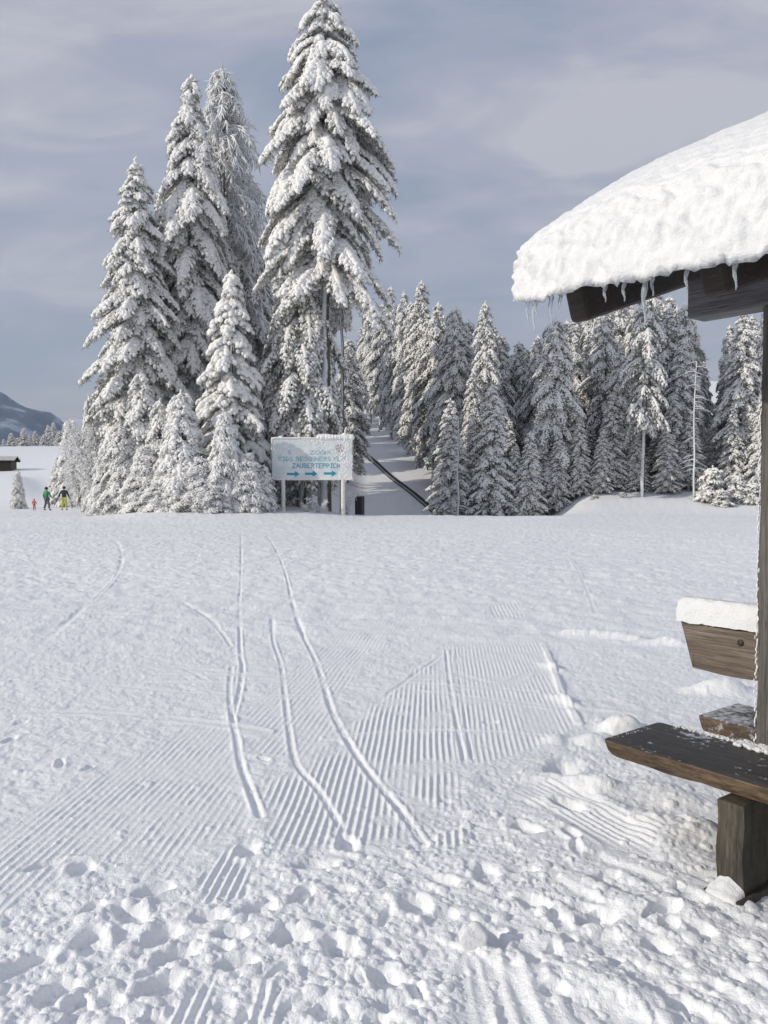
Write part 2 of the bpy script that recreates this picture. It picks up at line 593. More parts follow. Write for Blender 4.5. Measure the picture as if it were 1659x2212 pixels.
    D += fy * (0.026 * st + 0.013 * vn(x, y, 0.30, 53) + 0.010 * vn(x, y, 0.13, 54) + 0.03 * vn(x * 0.4, y, 1.9, 55))
    D += ss(9.0, 12.5, y) * (1 - ss(22, 40, y)) * (0.008 * vn(x, y, 0.085, 56) + 0.008 * vn(x, y, 0.20, 57) + 0.006 * vn(x, y, 0.045, 58))

    def window(cx_, cy_, r):
        a, b = np.searchsorted(yr, cy_ - r), np.searchsorted(yr, cy_ + r)
        if b <= a:
            return None
        s0, s1 = scr[a], scr[b - 1]
        u0 = min((cx_ - r) / s0, (cx_ - r) / s1)
        u1 = max((cx_ + r) / s0, (cx_ + r) / s1)
        c, d = np.searchsorted(us, u0), np.searchsorted(us, u1)
        if d <= c:
            return None
        return slice(a, b), slice(c, d)

    def groove(pts, w, depth, rim, world=False):
        w, depth, rim = w * 0.62, depth * 0.50, rim * 0.46
        pts = [np.array(p if world else gr(*p)) for p in pts]
        # resample smoothly
        P = []
        for i in range(len(pts) - 1):
            p0, p1, p2, p3 = pts[max(i - 1, 0)], pts[i], pts[i + 1], pts[min(i + 2, len(pts) - 1)]
            n = max(4, int(np.linalg.norm(p2 - p1) / 0.12))
            for t in np.arange(n) / n:
                P.append(0.5 * (2 * p1 + (p2 - p0) * t + (2 * p0 - 5 * p1 + 4 * p2 - p3) * t * t + (3 * p1 - p0 - 3 * p2 + p3) * t ** 3))
        P.append(pts[-1])
        dist = {}
        full = np.full(x.shape, 9.0)
        for a, b in zip(P[:-1], P[1:]):
            c = (a + b) / 2
            wd = window(c[0], c[1], np.linalg.norm(b - a) / 2 + w * 4)
            if wd is None:
                continue
            e = b - a
            qx, qy = x[wd] - a[0], y[wd] - a[1]
            t = np.clip((qx * e[0] + qy * e[1]) / (e @ e + 1e-12), 0, 1)
            full[wd] = np.minimum(full[wd], np.hypot(qx - e[0] * t, qy - e[1] * t))
        q = full < w * 4
        dd = full[q]
        lump = 0.7 + 0.7 * vn(x[q], y[q], 0.10, 71)
        wear = ss(-0.75, 0.25, vn(x[q], y[q], 0.55, 72) + 0.5 * vn(x[q], y[q], 0.17, 73)) * 0.8 + 0.2
        flat = 1 - ss(w * 0.8, w * 2.2, dd)
        D[q] = D[q] * (1 - 0.6 * flat * wear) + wear * (-depth * (1 - ss(w * 0.45, w * 0.95, dd)) + rim * np.exp(-((dd - w * 1.35) / (w * 0.45)) ** 2) * lump)

    groove([(520, 1128), (521, 1170), (520, 1260), (517, 1300), (519, 1400), (524, 1440), (516, 1500), (503, 1550), (510, 1590), (520, 1650), (538, 1700), (562, 1765)], 0.036, 0.020, 0.014)
    groove([(500, 1440), (496, 1480), (497, 1520), (504, 1560)], 0.034, 0.014, 0.012)
    groove([(578, 1160), (600, 1200), (618, 1250), (630, 1300), (650, 1360), (680, 1420), (700, 1480), (715, 1530), (745, 1590), (790, 1660), (840, 1720), (880, 1770), (918, 1825)], 0.040, 0.024, 0.016)
    groove([(588, 1330), (590, 1380), (606, 1430), (615, 1500), (625, 1580), (640, 1650), (690, 1710), (735, 1785)], 0.034, 0.014, 0.010)
    groove([(385, 1300), (440, 1330), (475, 1360), (500, 1395)], 0.04, 0.012, 0.012)
    groove([(280, 1235), (420, 1254), (520, 1275), (620, 1292)], 0.09, 0.01, 0.03)
    groove([(1174, 1386), (1192, 1435), (1216, 1500), (1252, 1564)], 0.065, -0.045, 0.0)
    groove([(1248, 1364), (1370, 1379), (1492, 1395), (1640, 1420)], 0.10, -0.065, 0.0)
    groove([(963, 1400), (972, 1480), (990, 1580), (1004, 1650)], 0.03, 0.02, 0.012)
    groove([(985, 1398), (997, 1500), (1020, 1640)], 0.022, 0.015, 0.008)
    groove([(560, 1275), (700, 1272), (900, 1277)], 0.08, 0.008, 0.02)
    groove([(520, 1225), (600, 1205), (640, 1190)], 0.09, 0.02, 0.01)
    groove([(-60, 1172), (200, 1158), (500, 1146), (800, 1138)], 0.35, 0.10, 0.03)  # shallow trough shaped into the snow in place of a long cast shadow
    rt = np.random.default_rng(15)
    for _ in range(46):
        y0 = rt.uniform(6.5, 30) if rt.random() < 0.8 else rt.uniform(5, 9)
        x0, x1 = sorted(rt.uniform(-1, 1, 2) * (0.6 * y0 + 2))
        sl_ = rt.uniform(-0.35, 0.35)
        cv = rt.uniform(-1, 1)
        P_ = [(x0 + (x1 - x0) * t, y0 + sl_ * (x1 - x0) * t + cv * t * (1 - t) * 2) for t in np.linspace(0, 1, 7)]
        groove([p_ for p_ in P_ if p_[1] > 4.6] if sum(p_[1] > 4.6 for p_ in P_) > 2 else [(0, 20), (1, 20.1), (2, 20.3)], rt.uniform(0.035, 0.09), rt.uniform(0.004, 0.010), rt.uniform(0.006, 0.018), True)
    for x0, y0, x1, y1, c in [(-3.2, 7, -9, 26, 0.8), (2.6, 10, 5.6, 33, 0.5)]:
        groove([(x0 + (x1 - x0) * t + c * math.sin(3.1 * t), y0 + (y1 - y0) * t) for t in np.linspace(0, 1, 9)], 0.045, 0.006, 0.006, True)
    groove([(735, 1580), (850, 1490), (945, 1420)], 0.04, 0.012, 0.012)

    for pts in ([(1100, 1730), (1180, 1768), (1280, 1830)], [(1330, 1853), (1450, 1900), (1560, 1945), (1670, 2000)], [(1170, 2025), (1250, 2070), (1330, 2128), (1420, 2200)],
                [(1500, 2080), (1570, 2120), (1680, 2180)], [(1240, 1900), (1350, 1960), (1480, 2030), (1660, 2110)], [(1050, 2040), (1140, 2110), (1220, 2230)], [(-40, 2120), (60, 2050), (160, 1990)], [(120, 2230), (190, 2130), (250, 2060)]):
        groove(pts, 0.13, -0.032, 0.0)

    def mound(p, r, h, sq=1.0, ang=0.0, world=False):
        cx_, cy_ = p if world else gr(*p)
        wd = window(cx_, cy_, r * 1.6 * max(1, sq))
        if wd is None:
            return
        c, s = math.cos(ang), math.sin(ang)
        ax, ay = x[wd] - cx_, y[wd] - cy_
        e = np.hypot((ax * c + ay * s) / sq, -ax * s + ay * c) / r
        e = e * (1 + 0.25 * vn(x[wd], y[wd], r * 0.7, 77))
        D[wd] += h * np.exp(-(e * 1.35) ** 2.6)

    # snow pushed up beside the packed strip, heaps near the bench, the ridge right of the corrugation
    for p, r, h, sq, an in [((1250, 1367), .10, .05, 3.0, -.25), ((1330, 1374), .10, .055, 4.0, -.25), ((1430, 1388), .10, .05, 4.0, -.22), ((1192, 1440), .07, .028, 4.0, -1.25),
                            ((1222, 1515), .075, .035, 3.0, -1.2), ((1340, 1575), .13, .10, 1.3, .4), ((1290, 1600), .12, .06, 1.6, .6), ((1270, 1700), .13, .07, 1.8, -.6),
                            ((1200, 1600), .08, .04, 1.4, .3), ((1560, 1490), .16, .10, 1.8, 0), ((1480, 1800), .22, .06, 1.3, .3), ((1440, 1720), .16, .035, 1.8, -.9),
                            ((1350, 1760), .10, .025, 2.8, -.75), ((1500, 1990), .12, .03, 3.2, -.6), ((1290, 2140), .11, .03, 2.6, -.5),
                            ((600, 1112), 1.0, .16, 2.6, 0.0), ((1330, 1120), 2.0, .12, 3.0, 0.1)]:
        mound(p, r, h, sq, an)
    mound(gr(1215, 1655), 0.10, -0.08, 1.8, 1.1, True)

    rs = np.random.default_rng(5)
    # footprints
    tp = np.array(G(tramp_pts))
    spots = []
    while len(spots) < 95:
        py_ = 1700 + 560 * rs.random() ** 0.75
        q = gr(rs.uniform(-150, 1850), py_)
        if poly_sd(np.array([q[0]]), np.array([q[1]]), tp)[0] > -0.05:
            spots.append(q)
    for q in G([(30, 1470), (45, 1560), (130, 1650), (190, 1660), (20, 1600), (570, 1640), (1060, 1560), (905, 1460), (60, 1300), (290, 1850), (180, 1830), (90, 1870)]):
        spots.append(q)
    BIG = G([(195, 2030), (325, 1925), (512, 2085), (342, 2135), (735, 2052), (500, 2022), (630, 2030), (390, 2060), (535, 1837), (750, 1822), (560, 1965), (1290, 1990), (1155, 1950),
             (960, 1905), (680, 1870), (830, 2115), (180, 1875), (350, 2025), (1070, 2030), (1140, 1790), (1310, 1900), (120, 2150), (60, 2080), (700, 2180), (900, 1960), (1050, 1890), (1420, 2050), (1230, 1740), (280, 1975), (450, 1985)])
    spots += BIG
    gmask = [np.array(G(p[0])) for p in patches]
    for (fx, fy_) in spots:
        if any(poly_sd(np.array([fx]), np.array([fy_]), g)[0] > 0.02 for g in gmask) and rs.random() < 0.85 and (fx, fy_) not in BIG:
            continue
        ang = rs.uniform(0, math.pi)
        big = (fx, fy_) in BIG
        L, Wd = (rs.uniform(0.065, 0.10), rs.uniform(0.045, 0.06)) if big else (rs.uniform(0.03, 0.09), rs.uniform(0.022, 0.045))
        wd = window(fx, fy_, 0.26)
        if wd is None:
            continue
        c, s = math.cos(ang), math.sin(ang)
        ax, ay = x[wd] - fx, y[wd] - fy_
        e = np.hypot((ax * c + ay * s) / L, (-ax * s + ay * c) / Wd) * (1 + 0.22 * vn(x[wd], y[wd], 0.05, 78))
        dep = rs.uniform(0.024, 0.042) if big else rs.uniform(0.008, 0.022)
        kk = 1 - ss(0.62, 1.0, e)
        cur = D[wd]
        D[wd] = cur * (1 - kk) + kk * (0.3 * cur - dep) + np.clip(1 - cur / 0.02, 0, 1) * dep * 0.32 * np.exp(-((e - 1.3) / 0.3) ** 2) * (0.8 + 0.8 * vn(x[wd], y[wd], 0.05, 79))
    # loose clods and crumbs
    nclod = 15000
    D0 = D.copy()
    for i in range(nclod):
        q = gr(rs.uniform(-200, 1900), 1300 + 940 * rs.random() ** 0.6)
        wd0 = window(q[0], q[1], 0.004)
        if wd0 is None:
            continue
        a, b = wd0[0].start, wd0[1].start
        if a >= k10:
            continue
        p = tr[a, min(b, tr.shape[1] - 1)]
        if rs.random() > 0.07 + p * 0.30:
            continue
        r = 0.006 + 0.008 * rs.random() + 0.026 * rs.random() ** 9
        if p < 0.3:
            r *= 0.75
        wd = window(q[0], q[1], r * 1.3)
        if wd is None:
            continue
        ax, ay = x[wd] - q[0], y[wd] - q[1]
        e = np.hypot(ax, ay * rs.uniform(0.7, 1.2)) / r * (1 + 0.2 * vn(x[wd], y[wd], r * 0.8, 81))
        dome = np.sqrt(np.clip(1 - e * e, 0, 1)) * r * rs.uniform(0.6, 1.1)
        D[wd] = np.where(dome > 0, np.maximum(D[wd], D0[a, b] * 0.25 + D0[wd] * 0.75 + dome * 0.5), D[wd])
    Z[sl] += D * (1 - ss(0.80, 0.88, np.abs(us))[None, :]) * (1 - ss(54, 60, y))
    nr, ncol = X.shape
    V = np.stack([X, Y, Z], -1).reshape(-1, 3)
    i = (np.arange(nr - 1)[:, None] * ncol + np.arange(ncol - 1)[None, :]).ravel()
    F = np.stack([i, i + 1, i + ncol + 1, i + ncol], -1)
    o = link_mesh('snow_ground', np_mesh('snow_ground', V, F), M_ground)
    tag(o, kind='structure')


build_ground()


# ------------------------------------------------------------------ winter haze
def build_haze():
    bm = bmesh.new()
    bm_box(bm, (-5600, -500, -90), (5600, 5700, 900))
    m = bpy.data.materials.new('haze')
    m.use_nodes = True
    t = m.node_tree
    t.nodes.clear()
    v = t.nodes.new('ShaderNodeVolumePrincipled')
    v.inputs['Color'].default_value = (0.62, 0.77, 1.0, 1)
    v.inputs['Density'].default_value = 0.00019
    v.inputs['Anisotropy'].default_value = 0.1
    o = t.nodes.new('ShaderNodeOutputMaterial')
    t.links.new(v.outputs[0], o.inputs['Volume'])
    tag(bm_obj('haze', bm, m), kind='stuff')


build_haze()


# ------------------------------------------------------------------ distant mountains
def build_mountain(name, pts, d0, depth, mat, seed):
    """a ridge: crest heights along x, falling towards and away from the valley"""
    xs = np.linspace(pts[0][0], pts[-1][0], 160)
    crest = np.interp(xs, [p[0] for p in pts], [p[1] for p in pts])
    rows = np.linspace(-1, 1, 41)
    X = np.repeat(xs[None, :], len(rows), 0)
    Y = d0 + rows[:, None] * depth + 0 * X
    prof = (1 - np.abs(rows)) ** 0.9
    n = vn(X, Y, 330.0, seed) * 0.5 + vn(X, Y, 130.0, seed + 1) * 0.3 + vn(X, Y, 60.0, seed + 2) * 0.15
    Z = -25 + (crest[None, :] + 25) * prof[:, None] * (1 + 0.55 * n * (1 - prof[:, None] * 0.72))
    V = np.stack([X, Y, Z], -1).reshape(-1, 3)
    nr, nc = X.shape
    i = (np.arange(nr - 1)[:, None] * nc + np.arange(nc - 1)[None, :]).ravel()
    F = np.stack([i, i + 1, i + nc + 1, i + nc], -1)
    return tag(link_mesh(name, np_mesh(name, V, F), mat), kind='structure')


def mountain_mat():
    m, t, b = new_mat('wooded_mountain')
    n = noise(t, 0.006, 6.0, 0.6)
    c = ramp(t, n, [(0.42, (0.03, 0.05, 0.10)), (0.55, (0.07, 0.11, 0.18)), (0.62, (0.5, 0.57, 0.68))])  # woods with snow patches; the blue of distant haze is mixed into the colours
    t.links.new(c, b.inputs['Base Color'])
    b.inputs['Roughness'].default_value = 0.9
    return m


D1 = 3000.0


def crest_pts(L, d):
    return [(at(a, b, d).x, at(a, b, d).z) for a, b in L]


build_mountain('mountain_ridge', crest_pts([(-260, 760), (-120, 800), (-40, 835), (0, 855), (30, 872), (60, 884), (90, 888), (112, 894), (140, 915), (180, 945), (260, 960), (420, 950), (640, 985), (1000, 960), (1400, 975), (1900, 950)], D1), D1, 900, mountain_mat(), 210)
build_mountain('snow_mountain', crest_pts([(-200, 900), (0, 895), (80, 888), (110, 884), (150, 890), (220, 905), (350, 925), (600, 950), (1500, 980)], 4300.0), 4300.0, 800, snow_mat('snow_far', (0.8, 0.82, 0.86), ((0.02, 1.0),), 0.3, 30.0), 220)


# ------------------------------------------------------------------ trees
def ico(sub):
    bm = bmesh.new()
    bmesh.ops.create_icosphere(bm, subdivisions=sub, radius=1.0)
    V = np.array([v.co[:] for v in bm.verts])
    F = np.array([[v.index for v in f.verts] for f in bm.faces])
    bm.free()
    return V, F


def octa():
    V = [(1, 0, 0), (-1, 0, 0), (0, 1, 0), (0, -1, 0), (0, 0, 1), (0, 0, -1)]
    F = [(0, 2, 4), (2, 1, 4), (1, 3, 4), (3, 0, 4), (2, 0, 5), (1, 2, 5), (3, 1, 5), (0, 3, 5)]
    V = [Vector(v) for v in V]
    mid, F2 = {}, []

    def m(a, b):
        k = (min(a, b), max(a, b))
        if k not in mid:
            V.append(((V[a] + V[b]) / 2).normalized())
            mid[k] = len(V) - 1
        return mid[k]
    for a, b, c in F:
        ab, bc, ca = m(a, b), m(b, c), m(c, a)
        F2 += [(a, ab, ca), (ab, b, bc), (ca, bc, c), (ab, bc, ca)]
    return np.array([v[:] for v in V]), np.array(F2)


ICO, OCT = ico(2), octa()


def lump_arrays(P, T, R, base, rng, jit=0.13):
    BV, BF = base
    n = len(P)
    T = T / (np.linalg.norm(T, axis=1)[:, None] + 1e-9)
    up = np.tile([0, 0, 1.0], (n, 1)) + rng.normal(0, 0.15, (n, 3))
    Yv = np.cross(up, T)
    Yv /= np.linalg.norm(Yv, axis=1)[:, None] + 1e-9
    Zv = np.cross(T, Yv)
    sc = BV[None, :, :] * R[:, None, :] * (1 + rng.uniform(-jit, jit, (n, len(BV), 1)))
    V = P[:, None, :] + sc[..., 0:1] * T[:, None, :] + sc[..., 1:2] * Yv[:, None, :] + sc[..., 2:3] * Zv[:, None, :]
    F = BF[None, :, :] + (np.arange(n) * len(BV))[:, None, None]
    return V.reshape(-1, 3), F.reshape(-1, 3)


def blade_arrays(P, Dv, L, Wd, rng):
    n = len(P)
    Dv = Dv / (np.linalg.norm(Dv, axis=1)[:, None] + 1e-9)
    sd = np.cross(Dv, rng.normal(0, 1, (n, 3)))
    sd /= np.linalg.norm(sd, axis=1)[:, None] + 1e-9
    a = P - sd * Wd[:, None]
    b = P + sd * Wd[:, None]
    c = P + Dv * L[:, None]
    V = np.stack([a, b, c], 1).reshape(-1, 3)
    return V, np.arange(3 * n).reshape(-1, 3)


def spruce(name, Ht, Wm, rng, base_h=1.0, whorl=0.33, per=5, p0=0.0, droop=1.05, step=0.17, fat=1.0, snow_top=0.97, snow_low=0.6,
           tmax=0.42, needles=4, trunk_r=None, asym=None, lean=0.0, dead=True, pw=0.75, twig=0.42, low_taper=0.25, label=None, cat=None, group=None, loc=(0, 0, 0), tip=0.9, crown_mat=None, vary=0.27):
    root = empty(name, loc, label, cat, group)
    SP, ST, SR = [], [], []
    NP, ND = [], []
    h = base_h
    offx = lambda hh: lean * (hh / Ht) ** 2
    while h < Ht - 0.25:
        t = (Ht - h) / (Ht - base_h * 0.5)
        prof = min(1.0, (t / tmax)) ** pw
        if t > 0.75:
            prof *= 1 - low_taper * (t - 0.75) / 0.25
        nb = per if t > 0.12 else max(3, per - 2)
        a0 = rng.uniform(0, 6.28)
        for k in range(nb):
            az = a0 + k * 2 * math.pi / nb + rng.normal(0, 0.25)
            L = Wm * prof * rng.uniform(0.95 - vary, 0.95 + vary) / max(0.5, math.cos(min(1.2, abs(p0 - droop * 0.55)))) + 0.12
            if rng.random() < 0.05:
                L *= 0.5
            if asym is not None:
                f = asym(az, h)
                if f <= 0.02:
                    continue
                L *= f
            n = max(3, int(L / step))
            s = (np.arange(n) + 0.5) / n
            pp = p0 + 0.45 * max(0, 1 - t / 0.25) * 0.5
            pit = pp - (droop * rng.uniform(0.75, 1.2)) * s ** 0.8
            azs = az + rng.normal(0, 0.12) * s * 2
            T = np.stack([np.cos(pit) * np.cos(azs), np.cos(pit) * np.sin(azs), np.sin(pit)], 1)
            P = np.cumsum(T * (L / n), 0) + np.array([offx(h), 0, h + rng.uniform(-0.12, 0.12)])
            sp = snow_low + (snow_top - snow_low) * np.clip(1.25 - t * 1.25, 0, 1) ** 0.8
            thick = (0.65 + 0.5 * np.sin(np.pi * np.clip(s * 0.9 + 0.1, 0, 1))) * fat
            keep = (rng.random(n) < sp + 0.15) & (s > 0.1)
            r0 = (0.085 + 0.035 * min(1, L / 2)) * thick * rng.uniform(0.7, 1.25, n)
            SP.append(P[keep] + np.array([0, 0, 0.04])); ST.append(T[keep])
            SR.append(np.stack([r0 * 1.5, r0, r0 * 0.85], 1)[keep])
            NP.append(P); ND.append(T)
            side = np.stack([-np.sin(azs), np.cos(azs), 0 * azs], 1)
            for i in range(1 if n > 3 else 0, n):
                for sg in (-1, 1):
                    tl = min(0.75, twig * L * (1.05 - s[i]) + 0.10) * rng.uniform(0.6, 1.25)
                    k2 = max(1, int(tl / (step * 0.9)))
                    q = (np.arange(k2) + 0.6) / k2
                    d = T[i] * 0.75 + side[i] * sg * 0.8 + np.array([0, 0, -0.15])
                    Tt = d[None, :] + np.array([0, 0, -1.0])[None, :] * (0.75 * q[:, None])
                    Tt /= np.linalg.norm(Tt, axis=1)[:, None]
                    Pt = P[i] + np.cumsum(Tt * (tl / k2), 0) + rng.normal(0, 0.025, (k2, 3))
                    kp = rng.random(k2) < sp
                    rr = (0.062 + 0.03 * (1 - q)) * fat * rng.uniform(0.7, 1.35, k2)
                    SP.append(Pt[kp] + np.array([0, 0, 0.03])); ST.append(Tt[kp])
                    SR.append(np.stack([rr * 1.45, rr, rr * 0.8], 1)[kp])
                    NP.append(Pt); ND.append(Tt)
        h += whorl * rng.uniform(0.75, 1.25) * (0.75 if t < 0.3 else 1.0)
    # snowy leader
    k = 6
    P = np.stack([np.full(k, offx(Ht)) + rng.normal(0, 0.03, k), rng.normal(0, 0.03, k), np.linspace(Ht - 0.8 * tip, Ht - 0.05, k)], 1)
    SP.append(P); ST.append(np.tile([0.05, 0.02, 1.0], (k, 1))); r = np.linspace(0.11, 0.05, k) * fat
    SR.append(np.stack([r * 1.6, r, r], 1))
    SP, ST, SR = np.concatenate(SP), np.concatenate(ST), np.concatenate(SR)
    V, F = lump_arrays(SP, ST, SR, OCT, rng)
    NPa, NDa = np.concatenate(NP), np.concatenate(ND)
    NPa, NDa = np.repeat(NPa, needles, 0), np.repeat(NDa, needles, 0)
    m = len(NPa)
    Dv = NDa * 0.7 + rng.normal(0, 0.75, (m, 3)) + np.array([0, 0, -0.55])
    V2, F2 = blade_arrays(NPa + rng.normal(0, 0.03, (m, 3)) - np.array([0, 0, 0.02]), Dv, rng.uniform(0.12, 0.30, m) * (0.6 + 0.4 * fat), rng.uniform(0.018, 0.04, m), rng)
    link_mesh('crown', np_mesh('crown', V2, F2, False), crown_mat or M_needles, root)
    link_mesh('snow_load', np_mesh('snow_load', V, F), M_treesnow, root)
    tr = trunk_r or Ht * 0.011
    zs = np.linspace(-0.6, Ht - 0.3, 14)
    polys = [np.stack([offx(zs) + rng.normal(0, 0.02, 14), rng.normal(0, 0.02, 14), zs], 1)]
    rad = [np.linspace(tr * 1.15, 0.025, 14)]
    if dead:
        for _ in range(26):
            hh = rng.uniform(1.0, max(2.0, base_h + 1.5))
            az, L = rng.uniform(0, 6.28), rng.uniform(0.3, 1.3)
            q = np.linspace(0, 1, 4)
            polys.append(np.stack([np.cos(az) * L * q, np.sin(az) * L * q, hh - 0.35 * L * q ** 1.5], 1) + np.array([offx(hh), 0, 0]))
            rad.append(np.linspace(0.022, 0.008, 4))
    tube_obj('trunk', polys, rad, M_bark, root, 8)
    return root


def frosted_larch(name, Ht, Wm, rng, label, cat, loc):
    """bare thin arching branches, every twig white with rime"""
    root = empty(name, loc, label, cat)
    polys, rad = [], []
    h = Ht * 0.25
    while h < Ht - 0.5:
        t = (Ht - h) / (Ht * 0.75)
        for k in range(6):
            az = rng.uniform(0, 6.28)
            L = Wm * min(1, t / 0.35) ** 0.8 * rng.uniform(0.5, 1.25) + 0.2
            n = 8
            s = np.linspace(0, 1, n)
            pit = 0.35 - 1.5 * s
            T = np.stack([np.cos(pit) * math.cos(az), np.cos(pit) * math.sin(az), np.sin(pit)], 1)
            P = np.cumsum(T * L / n, 0) + np.array([0, 0, h])
            polys.append(P); rad.append(np.linspace(0.075, 0.035, n))
            for i in range(1, n):
                for _ in range(3):
                    d = rng.normal(0, 0.6, 3) + T[i] * 0.5 + np.array([0, 0, -0.8])
                    tl = rng.uniform(0.2, 0.6)
                    q = np.linspace(0, 1, 3)[:, None]
                    polys.append(P[i] + d / np.linalg.norm(d) * tl * q + np.array([0, 0, -0.12]) * q * q)
                    rad.append(np.array([0.052, 0.042, 0.02]))
        h += 0.24
    tube_obj('crown', polys, rad, M_rime, root, 4)
    zs = np.linspace(-0.5, Ht, 14)
    tube_obj('trunk', [np.stack([rng.normal(0, 0.03, 14), rng.normal(0, 0.03, 14), zs], 1)], [np.linspace(0.24, 0.03, 14)], M_bark, root, 8)
    return root


def rimed_bush(name, Ht, Wm, rng, label, cat, group, loc, stems=16, twr=0.016):
    """leafless shrub whose twigs carry thick rime"""
    root = empty(name, loc, label, cat, group)
    polys, rad, st, sr = [], [], [], []
    for _ in range(stems):
        az = rng.uniform(0, 6.28)
        L = Ht * rng.uniform(0.55, 1.1)
        sp = rng.uniform(0.05, 0.5) * Wm / Ht * 2
        n = 9
        s = np.linspace(0, 1, n)
        P = np.stack([np.cos(az) * L * sp * s ** 1.3, np.sin(az) * L * sp * s ** 1.3, L * (s - 0.12 * s ** 3) - 0.05], 1) + rng.normal(0, 0.03, (n, 3))
        st.append(P); sr.append(np.linspace(0.035, 0.012, n))
        for i in range(2, n):
            for _ in range(7):
                d = rng.normal(0, 0.8, 3) + np.array([math.cos(az) * 0.5, math.sin(az) * 0.5, 0.15])
                d /= np.linalg.norm(d)
                tl = rng.uniform(0.15, 0.5) * min(1, Ht / 3)
                q = np.linspace(0, 1, 4)[:, None]
                Q = P[i] + d * tl * q + np.array([0, 0, -0.25 * tl]) * q * q
                polys.append(Q); rad.append(np.array([1.3, 1.2, 1.0, 0.5]) * twr)
                for _ in range(3):
                    d2 = d + rng.normal(0, 0.7, 3)
                    d2 /= np.linalg.norm(d2)
                    j = rng.integers(1, 4)
                    polys.append(Q[j] + d2 * tl * 0.45 * np.linspace(0, 1, 3)[:, None]); rad.append(np.array([1.0, 0.9, 0.45]) * twr)
    tube_obj('crown', polys, rad, M_rime, root, 4)
    tube_obj('stem', st, sr, M_bark, root, 5)
    return root


def plant(px, ytop, d):
    """base point and height of a tree whose tip shows at (px, ytop), d metres off"""
    p = at(px, ytop, d)
    z = hz1(p.x, d)
    return Vector((p.x, d, z - 0.05)), p.z - z + 0.05


R_ = lambda s: np.random.default_rng(s)

# --- the tall clump on the left
b, h = plant(292, 338, 44)
spruce('spruce_tree', h, 2.35, R_(101), base_h=5.2, droop=0.95, p0=-0.05, label='tall slender snowy spruce at the left end of the tall group, branches in open tiers', cat='spruce', loc=b, tmax=0.62, snow_low=0.72, fat=1.22, needles=4, vary=0.4)
b, h = plant(412, 160, 46)
spruce('spruce_tree', h, 1.85, R_(102), base_h=5.0, droop=1.1, p0=-0.25, label='tall narrow column spruce plastered with snow, left of the frosted larch', cat='spruce', loc=b, tmax=0.34, snow_low=0.76, fat=1.28, vary=0.45)
b, h = plant(480, 135, 50)
frosted_larch('larch_tree', h, 3.0, R_(103), 'airy frosted larch with thin white twigs, between the column spruce and the tallest spruce', 'larch', b)


def asym5(az, h):
    # the right side of the crown is bare low down
    return 1.0


b, h = plant(702, -12, 41)
spruce('spruce_tree', h, 2.35, R_(115), base_h=11.4, droop=1.05, p0=-0.12, whorl=0.30, vary=0.55, label='tallest spruce of all, huge drooping snowy crown on a bare trunk behind the sign', cat='spruce', loc=b, tmax=0.30, snow_low=0.72,
       fat=1.4, trunk_r=0.26, low_taper=0.2, pw=0.62, tip=1.2)
b, h = plant(652, 470, 42.0)
spruce('spruce_tree', h, 1.9, R_(106), base_h=3.2, droop=1.25, p0=-0.2, label='dark olive spruce with little snow, standing close on the left of the tallest trunk', cat='spruce', loc=b, tmax=0.45, snow_low=0.45, snow_top=0.75, fat=1.0, needles=5)
b, h = plant(703, 540, 41.8)
spruce('spruce_tree', h, 1.7, R_(108), base_h=3.4, droop=1.3, p0=-0.2, label='lower half-sided spruce clinging to the left of the tallest trunk, boughs only on its left', cat='spruce', loc=b, tmax=0.4, snow_low=0.55, snow_top=0.85,
       fat=1.1, needles=5, trunk_r=0.09, asym=lambda az, h: 1.0 if math.cos(az) < -0.05 else (0.4 if math.cos(az) < 0.3 else 0.12), dead=False)
b, h = plant(500, 585, 40.5)
spruce('spruce_tree', h, 2.1, R_(107), base_h=0.9, droop=0.75, p0=-0.12, label='broad mid-height spruce with fat pillows of snow on its boughs, left of the sign', cat='spruce', loc=b, tmax=0.8, snow_low=0.6, fat=1.75, step=0.25, whorl=0.42, pw=0.8, dead=False)

# --- forest prototypes
pA = spruce('spruce_tree', 15.0, 1.75, R_(121), base_h=2.2, droop=0.95, p0=-0.05, vary=0.4, step=0.19, whorl=0.36, tmax=0.6, snow_low=0.68, fat=1.05)
pB = spruce('spruce_tree', 15.0, 1.45, R_(122), base_h=2.6, droop=1.15, p0=-0.2, vary=0.45, step=0.19, whorl=0.38, tmax=0.4, snow_low=0.68, fat=1.05)
pC = spruce('spruce_tree', 14.0, 1.95, R_(123), base_h=1.2, droop=0.8, p0=-0.05, step=0.21, whorl=0.40, tmax=0.8, snow_low=0.62, fat=1.25)
pD = spruce('spruce_tree', 14.0, 1.25, R_(124), base_h=4.5, droop=1.0, p0=-0.05, vary=0.55, step=0.19, whorl=0.42, tmax=0.45, snow_low=0.40, fat=1.0)
pW = spruce('snowy_young_spruce', 6.5, 1.25, R_(125), base_h=0.25, droop=1.25, p0=-0.1, step=0.13, whorl=0.24, tmax=0.8, snow_low=0.95, snow_top=1.0, fat=0.95, needles=2, dead=False, crown_mat=M_hoar)
pX = spruce('snowy_young_spruce', 5.5, 1.35, R_(126), base_h=0.2, droop=1.5, p0=0.15, step=0.12, whorl=0.24, tmax=0.9, snow_low=0.97, snow_top=1.0, fat=0.9, needles=3, dead=False, crown_mat=M_rime)
pS = spruce('sapling', 1.8, 0.55, R_(127), base_h=0.1, droop=0.9, p0=0.1, step=0.09, whorl=0.16, tmax=0.9, snow_low=0.85, snow_top=1.0, fat=0.75, needles=3, dead=False, trunk_r=0.03)
PROTO_H = {'A': (pA, 15.0), 'B': (pB, 15.0), 'C': (pC, 14.0), 'D': (pD, 14.0), 'W': (pW, 6.5), 'X': (pX, 5.5), 'S': (pS, 1.8)}
used = set()
FOREST = 'spruces of the forest right of the piste'
